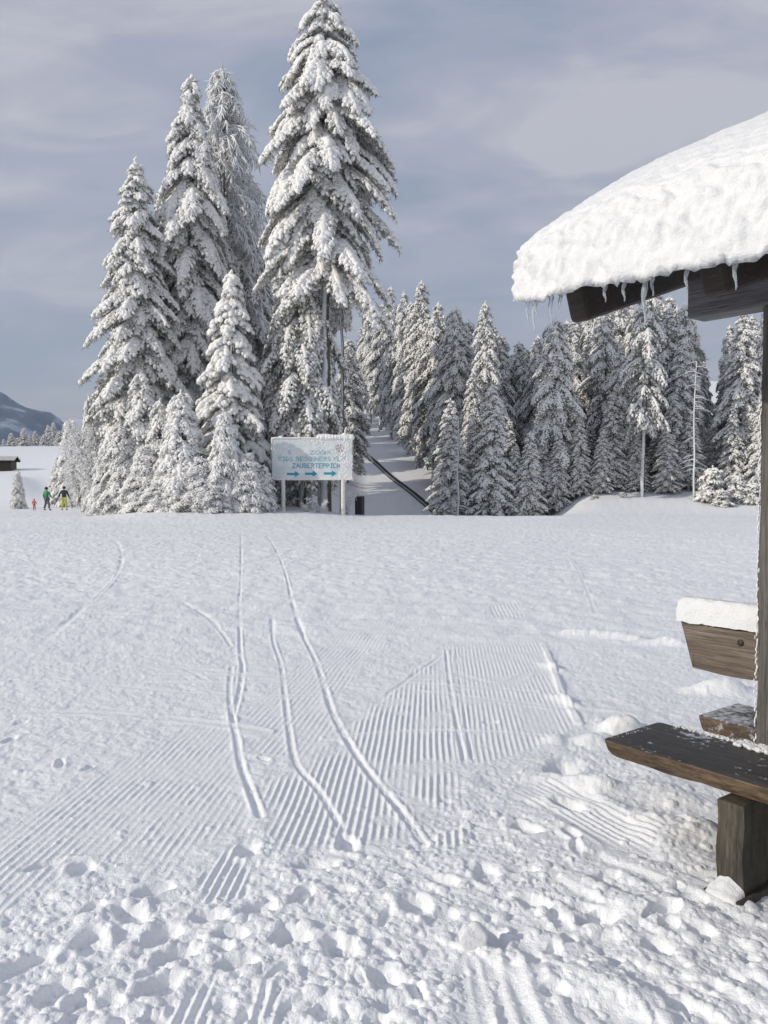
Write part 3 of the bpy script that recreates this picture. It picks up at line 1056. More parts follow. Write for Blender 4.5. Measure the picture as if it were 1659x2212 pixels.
BACK = 'snowy spruce in the back rows of the forest, mostly hidden by trees in front'


def stand(kind, px, ytop, d, label, cat='spruce', group=None, wide=1.0, rot=None):
    src, h0 = PROTO_H[kind]
    b, h = plant(px, ytop, d)
    o = src if kind not in used else copy_tree(src)
    used.add(kind)
    o.location = b
    k = h / h0
    wide = wide * (0.92 * random.uniform(0.82, 1.2) if kind in 'ABCD' else 1.0)
    o.scale = (k ** 0.6 * wide, k ** 0.6 * wide, k)
    o.rotation_euler = (random.gauss(0, 0.014), random.gauss(0, 0.014), random.uniform(0, 6.28) if rot is None else rot)
    for key in ('label', 'category', 'group'):
        if key in o.keys():
            del o[key]
    return tag(o, label, cat, group)


for a in [
    ('A', 778, 705, 106, 'small faraway spruce highest up the piste, right behind the tallest spruce trunk'),
    ('B', 800, 638, 98, 'pinkish-lit distant spruce at the top left of the forest edge'),
    ('A', 845, 616, 84, 'slim distant spruce with pointed tip, second from the top of the piste edge'),
    ('B', 872, 628, 78, 'frosted column spruce just left of the highest tip of the forest edge'),
    ('A', 905, 604, 67, 'spruce with the highest tip of the forest edge along the piste'),
    ('B', 938, 650, 60, 'column spruce with sunlit warm-white flank beside the piste, dark bare trunk at its foot'),
    ('A', 988, 662, 53, 'regular pointed spruce in clear tiers left of the twin pointed spruce'),
    ('A', 1050, 652, 51, 'sharp pointed spruce with open tiers standing out against the sky, left of the low gap'),
    ('C', 972, 860, 47.5, 'low dark spruce at the forest corner where the conveyor disappears'),
    ('C', 1062, 830, 47, 'blue-shaded spruce in front of the sharp pointed spruce'),
    ('A', 1120, 738, 60, 'shorter grey pointed spruce standing in the low gap of the forest'),
    ('C', 1145, 930, 46.5, 'small shaded spruce at the foot of the low gap'),
    ('B', 1196, 680, 49, 'rounded column spruce directly under the hanging end of the roof'),
    ('D', 1305, 640, 51, 'ragged spruce under the log rafter, sunlit lower boughs'),
    ('D', 1392, 560, 46.5, 'spruce with a pale rimed trunk bare almost to the top, under the roof beam'),
    ('B', 1480, 655, 52, 'leaning-topped spruce right of the pale rimed trunk, under the short grey beam'),
    ('A', 1606, 668, 49, 'dark spruce close to the shelter post, right of the sky gap'),
    ('C', 1240, 850, 49, 'bushy spruce right of the rounded column spruce'),
    ('C', 1320, 850, 48.5, 'bright-edged lower spruce between the log rafter and the pale trunk'),
    ('C', 1455, 850, 49, 'low spruce right of the pale rimed trunk'),
    ('C', 1540, 905, 50, 'shaded low spruce below the sky gap at the right'),
    ('C', 1648, 840, 47, 'low snowy spruce partly behind the shelter post'),
    ('C', 1098, 905, 50, 'slim low spruce left of the small one under the low gap'),
]:
    stand(*a, group=FOREST)
for kind, px, yt, d in [('B', 822, 655, 92), ('A', 858, 660, 88), ('A', 890, 650, 73), ('B', 922, 690, 66), ('D', 965, 690, 62), ('B', 1012, 745, 57), ('D', 1030, 720, 62), ('B', 1078, 760, 60), ('A', 1095, 775, 66), ('B', 1150, 765, 62),
                        ('A', 1170, 760, 58), ('B', 1225, 690, 56), ('A', 1262, 670, 60), ('D', 1275, 720, 54), ('A', 1345, 650, 58), ('B', 1365, 670, 54), ('A', 1425, 640, 57), ('D', 1440, 660, 52), ('B', 1245, 720, 53), ('A', 1330, 680, 63), ('B', 1400, 650, 60), ('A', 1455, 690, 60), ('B', 1495, 700, 62), ('C', 1350, 900, 50), ('C', 1275, 920, 50), ('C', 1205, 930, 48), ('C', 1420, 920, 50), ('B', 1160, 720, 56), ('A', 1010, 690, 58), ('B', 962, 668, 58), ('A', 1075, 720, 56), ('D', 1025, 800, 50), ('A', 950, 720, 64), ('B', 975, 740, 60), ('A', 1000, 700, 60), ('B', 1035, 690, 56), ('A', 1065, 700, 62), ('B', 1088, 730, 58), ('A', 1105, 760, 63), ('B', 1135, 750, 57), ('A', 1155, 735, 66), ('B', 1180, 700, 60), ('A', 1210, 700, 62), ('A', 1240, 680, 58), ('B', 1285, 660, 57), ('A', 1315, 660, 60), ('B', 1335, 640, 55), ('A', 1360, 630, 62), ('B', 1410, 630, 56), ('A', 1440, 640, 60), ('B', 1465, 660, 55), ('A', 1500, 680, 64), ('B', 1580, 700, 62), ('A', 1625, 680, 60), ('B', 1655, 660, 58), ('C', 1255, 900, 48), ('C', 1300, 930, 47.5), ('C', 1375, 940, 48), ('C', 1440, 920, 47.5), ('C', 1490, 900, 48.5), ('C', 1585, 880, 48), ('C', 1160, 890, 49), ('C', 1025, 900, 48), ('C', 1115, 960, 47), ('D', 1220, 760, 50), ('D', 1345, 740, 49), ('D', 1470, 730, 50), ('A', 1515, 770, 60), ('B', 1500, 740, 57),
                        ('A', 1580, 760, 58), ('B', 1635, 720, 55), ('D', 1670, 650, 52), ('A', 1720, 620, 50), ('B', 1790, 640, 54), ('A', 1870, 600, 52), ('C', 1000, 800, 55), ('C', 1180, 820, 54), ('C', 1290, 840, 56), ('C', 1380, 830, 57),
                        ('C', 1415, 850, 53), ('C', 1560, 830, 60), ('B', 1110, 800, 72), ('A', 1205, 790, 70), ('B', 1320, 760, 70), ('A', 1470, 780, 70), ('D', 885, 700, 80), ('A', 835, 690, 100), ('A', 870, 690, 96), ('C', 930, 800, 70), ('C', 900, 800, 84)]:
    stand(kind, px, yt, d, BACK, group='back-row spruces of the forest')
for a in [
    ('D', 346, 400, 49, 'dark thin spruce half hidden between the tall slender spruce and the column spruce'),
    ('B', 455, 300, 48.5, 'snowy spruce close behind the column spruce, in front of the larch'),
    ('B', 490, 178, 51, 'tall snowy spruce right behind the frosted larch, filling its crown'),
    ('B', 545, 480, 50, 'shaded spruce filling the gap between the larch and the tallest spruce'),
    ('A', 600, 640, 47, 'dark spruce behind the pillowy spruce and left of the olive one'),
    ('B', 388, 640, 47.5, 'dark lower spruce behind the white young trees, under the column spruce'),
    ('A', 748, 730, 58, 'thin frosted spruce right of the tallest bare trunk, at the piste edge'),
    ('D', 255, 600, 48, 'dim spruce behind the tall slender spruce, its left side'),
    ('C', 330, 690, 47, 'dark spruce with trunks showing, behind the young white trees on the left'),
    ('C', 640, 850, 46, 'low dark spruce behind the left post of the sign'),
    ('C', 560, 900, 44, 'low half-buried spruce between the white tree and the sign'),
]:
    stand(*a, group='spruces of the tall group')
for kind, x_, y_, h_ in [('A', -8.0, 64, 14.5), ('B', -9.5, 69, 15), ('A', -8.6, 75, 14), ('B', -10.5, 79, 15), ('A', -10.0, 85, 14), ('B', -11.5, 91, 14.5), ('A', -12.0, 97, 14), ('B', -11.0, 103, 14),
                         ('A', -14.5, 71, 15), ('B', -15.5, 82, 15), ('A', -17, 94, 15), ('B', -15, 60, 13)]:
    p_ = Vector((x_, y_, hz1(x_, y_) + h_))
    src, h0 = PROTO_H[kind]
    o = copy_tree(src)
    o.location = (x_, y_, p_.z - h_ - 0.05)
    o.scale = (1.2 * h_ / h0, 1.2 * h_ / h0, h_ / h0)
    o.rotation_euler = (0, 0, random.uniform(0, 6.28))
    tag(o, 'snowy spruce along the left edge of the piste, behind the tall group', 'spruce', 'spruces along the left edge of the piste')
for a in [
    ('W', 303, 800, 41.5, 'upright young spruce wrapped in snow, left of the two whitest ones', 1.15),
    ('X', 392, 842, 38.2, 'fluffy pure-white young tree, broad and bowed under its snow', 1.25),
    ('X', 485, 885, 37.6, 'pointed pure-white young tree in front of the pillowy spruce', 0.95),
    ('W', 345, 860, 40.5, 'slim snow-clad young spruce between the upright and the fluffy one', 1.0),
    ('X', 430, 985, 37.3, 'small drooping white tree between the fluffy and the pointed one', 1.5),
    ('X', 532, 975, 37.6, 'small rounded white tree right of the pointed white one', 1.25),
    ('W', 568, 1003, 38.0, 'small grey-green snowy spruce near the left sign post', 1.1),
    ('W', 262, 915, 40.5, 'low snowy young spruce left of the upright one', 1.1),
    ('X', 312, 960, 38.6, 'low rounded white tree in front of the upright young spruce', 1.3),
    ('X', 355, 1005, 37.8, 'lowest round white bush-like tree left below the fluffy one', 1.6),
    ('X', 462, 1020, 37.0, 'tiny bowed white tree at the foot of the pointed one', 1.5),
    ('X', 228, 965, 41, 'low hunched white tree at the left of the young ones', 1.0),
    ('W', 124, 985, 74, 'small spruce behind the skier in yellow trousers', 1.0),
    ('W', 38, 1016, 66, 'lonely little snowy spruce at the far left, beside the child in red', 0.8),
    ('W', 192, 850, 50, 'white rimed spruce tip above the left shrubs', 0.55),
    ('W', 152, 905, 70, 'frosted small spruce at the outer left of the shrubs', 1.1),
]:
    stand(a[0], a[1], a[2], a[3], a[4], 'young tree', 'young white trees at the foot of the tall group', a[5])
for px, yt, d, lab in [(1538, 1005, 44.5, 'biggest snowy sapling on the bank, left of the shelter post'), (1588, 1022, 44.5, 'second snowy sapling on the bank, nearer the shelter post'), (1625, 1040, 44, 'small snowy sapling right beside the shelter post'),
                       (1560, 1055, 43.5, 'tiny snow-buried sapling in front of the two bigger ones'), (1345, 1062, 46, 'tiny sapling on the crest of the bank'), (1285, 1068, 46, 'stubby sapling left of the bank crest'), (1510, 1060, 45, 'low sapling at the foot of the forest, left of the biggest one')]:
    stand('S', px, yt, d, lab, 'sapling', 'snowy saplings on the bank', 1.25)
# far trees beyond the left hill
for i, (px, yt) in enumerate([(-12, 940), (8, 948), (24, 935), (38, 945), (52, 925), (64, 938), (78, 930), (92, 938), (104, 918), (116, 912), (128, 930), (-30, 930), (-55, 925), (142, 915)]):
    stand('C' if i % 3 else 'A', px, yt, 222 + (i * 7) % 23, 'far hazy tree in the row on the skyline behind the white hill at the left', 'tree', 'far trees on the skyline behind the left hill', 1.6)

bb = [(172, 895, 50, 'tall fuzzy rimed shrub left of the white young trees', 1.3), (205, 890, 46, 'rimed birch shrub with hazy twigs beneath the tall slender spruce', 1.8), (225, 960, 43.5, 'dense rimed shrub at the foot of the tall slender spruce', 2.0), (152, 950, 66, 'outermost rimed shrub on the left', 0.9)]
for i, (px, yt, d, lab, w) in enumerate(bb):
    b, h = plant(px, yt, d)
    rimed_bush('rimed_shrub', h, w, R_(140 + i), lab, 'shrub', 'rimed shrubs at the left', b, stems=24, twr=0.022)
for i, (px, yt, d, lab) in enumerate([(690, 1072, 38.8, 'low frosted twigs under the sign, near its right post'), (660, 1080, 38.9, 'low frosted twigs under the middle of the sign'), (585, 1082, 39.0, 'few frosted twigs left of the left sign post'), (748, 1062, 40, 'thin frosted twigs right of the right sign post'), (545, 1085, 39, 'frosted stalks in the snow between white tree and sign')]):
    b, h = plant(px, yt, d)
    rimed_bush('rimed_shrub', h, 0.6, R_(160 + i), lab, 'shrub', 'frosted twigs near the sign', b, stems=7, twr=0.011)

# two slim bare trunks seen beside the tallest one, and a thin one at the right
for px, yt, d, r, lab in [(738, 640, 42.3, 0.15, 'slim rimed bare trunk close on the right of the tallest trunk'), (690, 900, 43.5, 0.14, 'brown bare trunk behind the middle of the sign'), (1503, 780, 45.5, 0.075, 'very thin straight pale trunk at the right of the forest'), (990, 900, 46, 0.10, 'dark bare trunk at the forest corner above the conveyor end')]:
    b, h = plant(px, yt, d)
    root = empty('bare_tree', b, lab, 'tree', 'bare trunks')
    rg = R_(int(px))
    zs = np.linspace(-0.5, h, 10)
    tube_obj('trunk', [np.stack([rg.normal(0, 0.03, 10), rg.normal(0, 0.02, 10), zs], 1)], [np.linspace(r, r * 0.35, 10)], M_bark, root, 8)
    pl, rd = [], []
    for _ in range(40):
        hh, az, L = rg.uniform(h * 0.2, h), rg.uniform(0, 6.28), rg.uniform(0.2, 0.9)
        q = np.linspace(0, 1, 4)
        pl.append(np.stack([np.cos(az) * L * q, np.sin(az) * L * q, hh + 0.1 * L * q - 0.4 * L * q ** 2], 1)); rd.append(np.linspace(0.02, 0.008, 4))
    tube_obj('branch_stubs', pl, rd, M_rime, root, 4)['kind'] = 'stuff'


# ------------------------------------------------------------------ the sign
def ribbon(polys, w, z0, th=0.004):
    """flat rounded strokes in the xz plane, as thin plates facing -y"""
    bm = bmesh.new()
    for P in polys:
        for a, b_ in zip(P[:-1], P[1:]):
            a, b_ = Vector((a[0], 0, a[1])), Vector((b_[0], 0, b_[1]))
            d = (b_ - a).normalized()
            n = Vector((-d.z, 0, d.x)) * w / 2
            e = d * w * 0.35
            vs = [bm.verts.new(p + Vector((0, z0, 0))) for p in (a - e + n * 0.6, a + n, b_ + n, b_ + e + n * 0.6, b_ + e - n * 0.6, b_ - n, a - n, a - e - n * 0.6)]
            f = bm.faces.new(vs)
            z0 -= 0.00004
    return bm


def arcp(cx_, cy_, rx, ry, a0, a1, n=8):
    return [(cx_ + rx * math.cos(math.radians(a0 + (a1 - a0) * i / n)), cy_ + ry * math.sin(math.radians(a0 + (a1 - a0) * i / n))) for i in range(n + 1)]


GL = {
    'Z': [[(0, 1), (.75, 1), (0, 0), (.8, .02)]], 'A': [[(0, 0), (.38, 1), (.78, 0)], [(.15, .36), (.64, .36)]], 'U': [[(.03, 1), (.03, .35)] + arcp(.35, .34, .32, .34, 180, 360) + [(.67, 1)]],
    'B': [[(.05, 0), (.05, 1)] + arcp(.3, .76, .3, .23, 85, -85) + [(.1, .52)] + arcp(.32, .26, .34, .26, 80, -90) + [(.05, 0)]], 'E': [[(.65, 1), (.05, 1), (.05, 0), (.68, 0)], [(.05, .52), (.55, .52)]],
    'R': [[(.05, 0), (.05, 1)] + arcp(.3, .74, .32, .25, 85, -90) + [(.08, .48)], [(.25, .48), (.68, 0)]], 'T': [[(0, 1), (.78, 1)], [(.39, 1), (.39, 0)]],
    'P': [[(.05, 0), (.05, 1)] + arcp(.3, .72, .32, .27, 85, -90) + [(.05, .45)]], 'I': [[(.1, 1), (.5, 1)], [(.3, 1), (.3, 0)], [(.1, 0), (.5, 0)]],
    'C': [arcp(.42, .5, .38, .5, 55, 305, 12)], 'H': [[(.05, 1), (.05, 0)], [(.68, 1), (.68, 0)], [(.05, .5), (.68, .5)]], 'K': [[(.05, 1), (.05, 0)], [(.62, 1), (.07, .45), (.66, 0)]],
    'D': [[(.05, 0), (.05, 1)] + arcp(.15, .5, .52, .5, 80, -80, 10) + [(.05, 0)]], 'S': [arcp(.36, .74, .28, .25, 50, 260) + arcp(.34, .26, .3, .26, 80, -140)], 'G': [arcp(.42, .5, .38, .5, 55, 330, 12) + [(.78, .42), (.45, .42)]],
    'N': [[(.05, 0), (.05, 1), (.66, 0), (.66, 1)]], 'F': [[(.65, 1), (.05, 1), (.05, 0)], [(.05, .52), (.55, .52)]], 'O': [arcp(.42, .5, .4, .5, 0, 360, 14)], 'M': [[(0, 0), (.15, 1), (.42, .3), (.7, 1), (.86, 0)]], ' ': [], 'W': [[(0, 1), (.2, 0), (.42, .7), (.64, 0), (.85, 1)]],
    '-': [[(.1, .5), (.5, .5)]],
}


def stroke_text(txt, x0, z0, w_tot, hgt, up=0.0):
    adv = {'I': .72, ' ': .5, 'M': 1.08, 'W': 1.05, '-': .7}
    tot = sum(adv.get(c, .95) for c in txt)
    k = w_tot / tot
    out, cx_ = [], x0
    rg = random.Random(len(txt))
    for c in txt:
        dz = rg.uniform(-0.02, 0.02) * hgt + up * (cx_ - x0)
        for P in GL[c]:
            out.append([(cx_ + p[0] * k, z0 + dz + p[1] * hgt) for p in P])
        cx_ += adv.get(c, .95) * k
    return out


def build_sign():
    d = 39.0
    pl, prt = at(588, 1036, d), at(761, 1033, d)
    ptop = at(588, 947, d)
    W0, H0 = prt.x - pl.x, ptop.z - pl.z
    cxs = (pl.x + prt.x) / 2
    g = hz1(cxs, d)
    root = empty('sign_board', (cxs, d, g), 'big pale sign board on two white posts with three teal arrows, half rimed', 'sign', rz=math.radians(2))
    zb = pl.z - g
    # panel with rounded corners
    bm = bmesh.new()
    r = 0.13
    out = []
    for (cx_, cz_, a0) in [(W0 / 2 - r, zb + r, -90), (W0 / 2 - r, zb + H0 - r, 0), (-W0 / 2 + r, zb + H0 - r, 90), (-W0 / 2 + r, zb + r, 180)]:
        for i in range(7):
            a = math.radians(a0 + 15 * i)
            out.append((cx_ + r * math.cos(a), cz_ + r * math.sin(a)))
    fr = [bm.verts.new((p[0], -0.05, p[1])) for p in out]
    bk = [bm.verts.new((p[0], 0.05, p[1])) for p in out]
    bm.faces.new(fr)
    bm.faces.new(bk[::-1])
    n = len(out)
    for i in range(n):
        bm.faces.new((fr[i], bk[i], bk[(i + 1) % n], fr[(i + 1) % n]))
    bm_obj('panel', bm, M_sign, root)
    fx = lambda u: -W0 / 2 + u * W0             # u, v measured on the board, 0..1 from left and from top
    fz = lambda v: zb + H0 * (1 - v)
    tube_obj('frame', [[(p[0], -0.052, p[1]) for p in out + out[:1]]], [np.full(n + 1, 0.035)], M_pole, root, 8)

    def text(txt, u0, u1, v, hh, mat, w, name='lettering'):
        bm_obj(name, ribbon(stroke_text(txt, fx(u0), fz(v), (u1 - u0) * W0, hh * H0), w, -0.056), mat, root)['label'] = ('lettering ' + txt.strip().lower())
    text('ZAUBERTEPPICH', 0.255, 0.855, 0.715, 0.105, M_text, 0.035)
    for w_, u0, u1 in (('KIDS', 0.085, 0.274), ('BEGINNERS', 0.301, 0.742), ('FUN', 0.769, 0.92)):
        text(w_, u0, u1, 0.545, 0.095, M_faded, 0.045)
    text('S', 0.20, 0.25, 0.385, 0.085, M_faded, 0.034)
    text('ZOOM', 0.47, 0.74, 0.385, 0.085, M_faded, 0.034)
    for u0, u1 in ((0.185, 0.345), (0.41, 0.565), (0.645, 0.805)):
        bm = bmesh.new()
        v = 0.865 - (u0 - 0.18) * 0.03
        xs = fx(u0), fx(u0 + (u1 - u0) * 0.62), fx(u1)
        hz_, hh = 0.028 * H0, 0.075 * H0
        zc_ = fz(v)
        pts = [(xs[0], zc_ - hz_), (xs[1], zc_ - hz_), (xs[1], zc_ - hh), (xs[2], zc_), (xs[1], zc_ + hh), (xs[1], zc_ + hz_), (xs[0], zc_ + hz_)]
        bm.faces.new([bm.verts.new((p[0], -0.056, p[1])) for p in pts])
        bm_obj('arrow', bm, M_teal, root)
    # red-brown snow star at the upper right
    st = []
    cx_, cz_ = fx(0.845), fz(0.235)
    for k in range(6):
        a = math.radians(60 * k + 12)
        e = (cx_ + 0.20 * math.cos(a), cz_ + 0.20 * math.sin(a))
        st.append([(cx_ + 0.04 * math.cos(a), cz_ + 0.04 * math.sin(a)), e])
        for sg in (-1, 1):
            m_ = (cx_ + 0.12 * math.cos(a), cz_ + 0.12 * math.sin(a))
            st.append([m_, (m_[0] + 0.08 * math.cos(a + sg * 0.8), m_[1] + 0.08 * math.sin(a + sg * 0.8))])
    bm_obj('emblem', ribbon(st, 0.03, -0.056), M_red, root)
    # posts
    for px in (612, 741):
        xx = at(px, 1070, d).x - cxs
        tube_obj('post', [[(xx, 0.0, -0.4), (xx, 0, 0.5), (xx, 0.0, zb + 0.02)]], [np.array([0.115, 0.10, 0.10])], M_pole, root, 12)
    rg = R_(33)
    # snow on the top edge: thick at the right, a crust at the left
    P, T, R = [], [], []
    for i in range(34):
        u = i / 33
        P.append((fx(0.58 + 0.42 * u), rg.uniform(-0.03, 0.02), zb + H0 + 0.06)); T.append((1, 0, 0))
        hgt = 0.14 + 0.02 * math.sin(u * 9) + (0.06 if 0.70 < u < 0.8 else 0)
        R.append((0.11, 0.11, hgt))
    for i in range(26):
        u = i / 25
        P.append((fx(0.03 + 0.56 * u), rg.uniform(-0.02, 0.02), zb + H0 + 0.015)); T.append((1, 0, 0))
        R.append((0.09, 0.07, rg.uniform(0.03, 0.06) + (0.05 if 0.1 < u < 0.2 else 0)))
    for v in np.linspace(0, 1, 22):
        P.append((W0 / 2, -0.02, zb + H0 * v)); T.append((0.1, 0, 1)); R.append((0.07, 0.05, rg.uniform(0.02, 0.05)))
        P.append((-W0 / 2, -0.02, zb + H0 * v)); T.append((0.1, 0, 1)); R.append((0.07, 0.05, rg.uniform(0.01, 0.035)))
    V, F = lump_arrays(np.array(P), np.array(T, float), np.array(R), ICO, rg, 0.06)
    link_mesh('snow_cap', np_mesh('snow_cap', V, F), M_treesnow, root)
    # rime spatter sticking to the upper board
    P, R = [], []
    for i in range(1100):
        v = rg.random() ** 1.8 * 0.62
        u = rg.random()
        if rg.random() < 0.25:
            u, v = 0.86 + 0.12 * rg.random(), rg.random()
        if vn(np.array([u * 7.0]), np.array([v * 5.0]), 1.0, 103)[0] + rg.uniform(-0.5, 0.5) < -0.05:
            continue
        P.append((fx(0.03 + 0.94 * u), -0.052, fz(0.03 + 0.92 * v)))
        q = rg.uniform(0.012, 0.042)
        R.append((q, 0.012, q * rg.uniform(0.7, 1.6)))
    V, F = lump_arrays(np.array(P), np.tile([1.0, 0.02, 0.03], (len(P), 1)), np.array(R), OCT, rg, 0.25)
    link_mesh('rime_spatter', np_mesh('rime_spatter', V, F), M_rime, root)


build_sign()


# ------------------------------------------------------------------ conveyor up the piste
def build_conveyor():
    a = np.array([4.25, 46.0]); b_ = np.array([-4.6, 87.0])
    root = empty('ski_conveyor', (a[0], a[1], hz1(*a)), 'long black conveyor carpet for skiers running up the piste to behind the sign', 'conveyor')
    o = Vector(root.location)
    n = 60
    dirv = (b_ - a) / np.linalg.norm(b_ - a)
    sv = np.array([dirv[1], -dirv[0]])

    def strip(name, off0, off1, z0, z1, mat):
        bm = bmesh.new()
        prev = None
        for i in range(n + 1):
            p = a + (b_ - a) * i / n
            g = hz1(*p) - o.z
            ring = []
            for (of, zz) in ((off0, z0), (off0, z1), (off1, z1), (off1, z0)):
                q = p + sv * of
                ring.append(bm.verts.new((q[0] - o.x, q[1] - o.y, g + zz)))
            if prev:
                for k in range(4):
                    bm.faces.new((prev[k], prev[(k + 1) % 4], ring[(k + 1) % 4], ring[k]))
            else:
                bm.faces.new(ring)
            prev = ring
        bm.faces.new(prev[::-1])
        return bm_obj(name, bm, mat, root)
    strip('belt', -0.12, 0.12, 0.0, 0.07, M_rubber)
    strip('side_rail', -0.24, -0.19, -0.1, 0.11, M_rail)
    strip('side_rail', 0.122, 0.17, -0.1, 0.12, M_rubber)
    strip('snow_edge', -0.188, -0.123, -0.1, 0.10, M_treesnow)


build_conveyor()


# ------------------------------------------------------------------ control cabinet behind the sign
def build_cabinet():
    p = at(777, 1105, 43.5)
    g = hz1(p.x, 43.5)
    top = at(777, 1072, 43.5).z - g
    root = empty('control_cabinet', (p.x, 43.5, g), 'small dark cabinet with a slanted snow cap beside the conveyor, right of the sign', 'cabinet', rz=math.radians(-20))
    bm = bmesh.new()
    bm_box(bm, (-0.2, -0.2, -0.3), (0.2, 0.2, top), 0.02)
    bm_obj('body', bm, M_cabinet, root)
    bm = bmesh.new()
    bm_box(bm, (-0.17, -0.215, 0.1), (0.17, -0.202, top - 0.08), 0.004, 1)
    bm_obj('door', bm, M_rail, root)
    rg = R_(5)
    P = np.stack([rg.uniform(-0.24, 0.24, 40), rg.uniform(-0.2, 0.2, 40), np.zeros(40)], 1)
    P[:, 2] = top + 0.05 + P[:, 0] * 0.25
    V, F = lump_arrays(P, np.tile([1.0, 0, 0.25], (40, 1)), np.tile([0.12, 0.11, 0.09], (40, 1)), ICO, rg, 0.08)
    link_mesh('snow_cap', np_mesh('snow_cap', V, F), M_treesnow, root)


build_cabinet()


# ------------------------------------------------------------------ far hut at the left edge
def build_hut():
    d = 120.0
    p = at(-8, 1008, d)
    g = hz1(p.x, d)
    root = empty('wooden_hut', (p.x, d, g), 'dark wooden hut with a snowy roof on the white hill at the left edge', 'hut', rz=math.radians(14))
    bm = bmesh.new()
    bm_box(bm, (-3.5, -2.0, -1.0), (2.4, 2.0, 1.32))
    bm_obj('wall', bm, M_hut, root)
    bm = bmesh.new()
    vs = [bm.verts.new(c) for c in ((-3.9, -2.5, 1.3), (2.9, -2.5, 1.3), (2.9, 0, 2.0), (-3.9, 0, 2.0), (2.9, 2.5, 1.3), (-3.9, 2.5, 1.3))]
    bm.faces.new((vs[0], vs[1], vs[2], vs[3]))
    bm.faces.new((vs[3], vs[2], vs[4], vs[5]))
    bmesh.ops.solidify(bm, geom=bm.faces[:], thickness=-0.12)
    rf = bm_obj('roof', bm, M_hut, root)
    bm = bmesh.new()
    vs = [bm.verts.new(c) for c in ((-3.95, -2.55, 1.44), (2.95, -2.55, 1.44), (2.95, 0, 2.14), (-3.95, 0, 2.14), (2.95, 2.55, 1.44), (-3.95, 2.55, 1.44))]
    bm.faces.new((vs[0], vs[1], vs[2], vs[3]))
    bm.faces.new((vs[3], vs[2], vs[4], vs[5]))
    bmesh.ops.solidify(bm, geom=bm.faces[:], thickness=-0.4)
    bmesh.ops.bevel(bm, geom=bm.edges[:], offset=0.12, segments=3, affect='EDGES')
    bm_obj('roof_snow', bm, M_treesnow, rf, True)
    bm = bmesh.new()
    bm_box(bm, (-0.6, -2.03, -0.9), (0.3, -2.002, 0.95))
    bm_obj('door', bm, M_rail, root)


build_hut()


# ------------------------------------------------------------------ people on the far left of the plateau
def skin_mesh(name, joints, edges, mat, parent=None, sub=2):
    me = bpy.data.meshes.new(name)
    me.from_pydata([j[0] for j in joints], edges, [])
    o = bpy.data.objects.new(name, me)
    COL.objects.link(o)
    sk = o.modifiers.new('Skin', 'SKIN')
    sk.use_smooth_shade = True
    for i, j in enumerate(joints):
        r = j[1] if isinstance(j[1], tuple) else (j[1], j[1])
        me.skin_vertices[0].data[i].radius = r
        me.skin_vertices[0].data[i].use_root = (i == 0)
    s = o.modifiers.new('Subdivision', 'SUBSURF')
    s.levels = s.render_levels = sub
    me.materials.append(mat)
    if parent is not None:
        o.parent = parent
    return o


M_skin = plain_mat('skin', (0.50, 0.33, 0.26), 0.6, 0, 0.05)


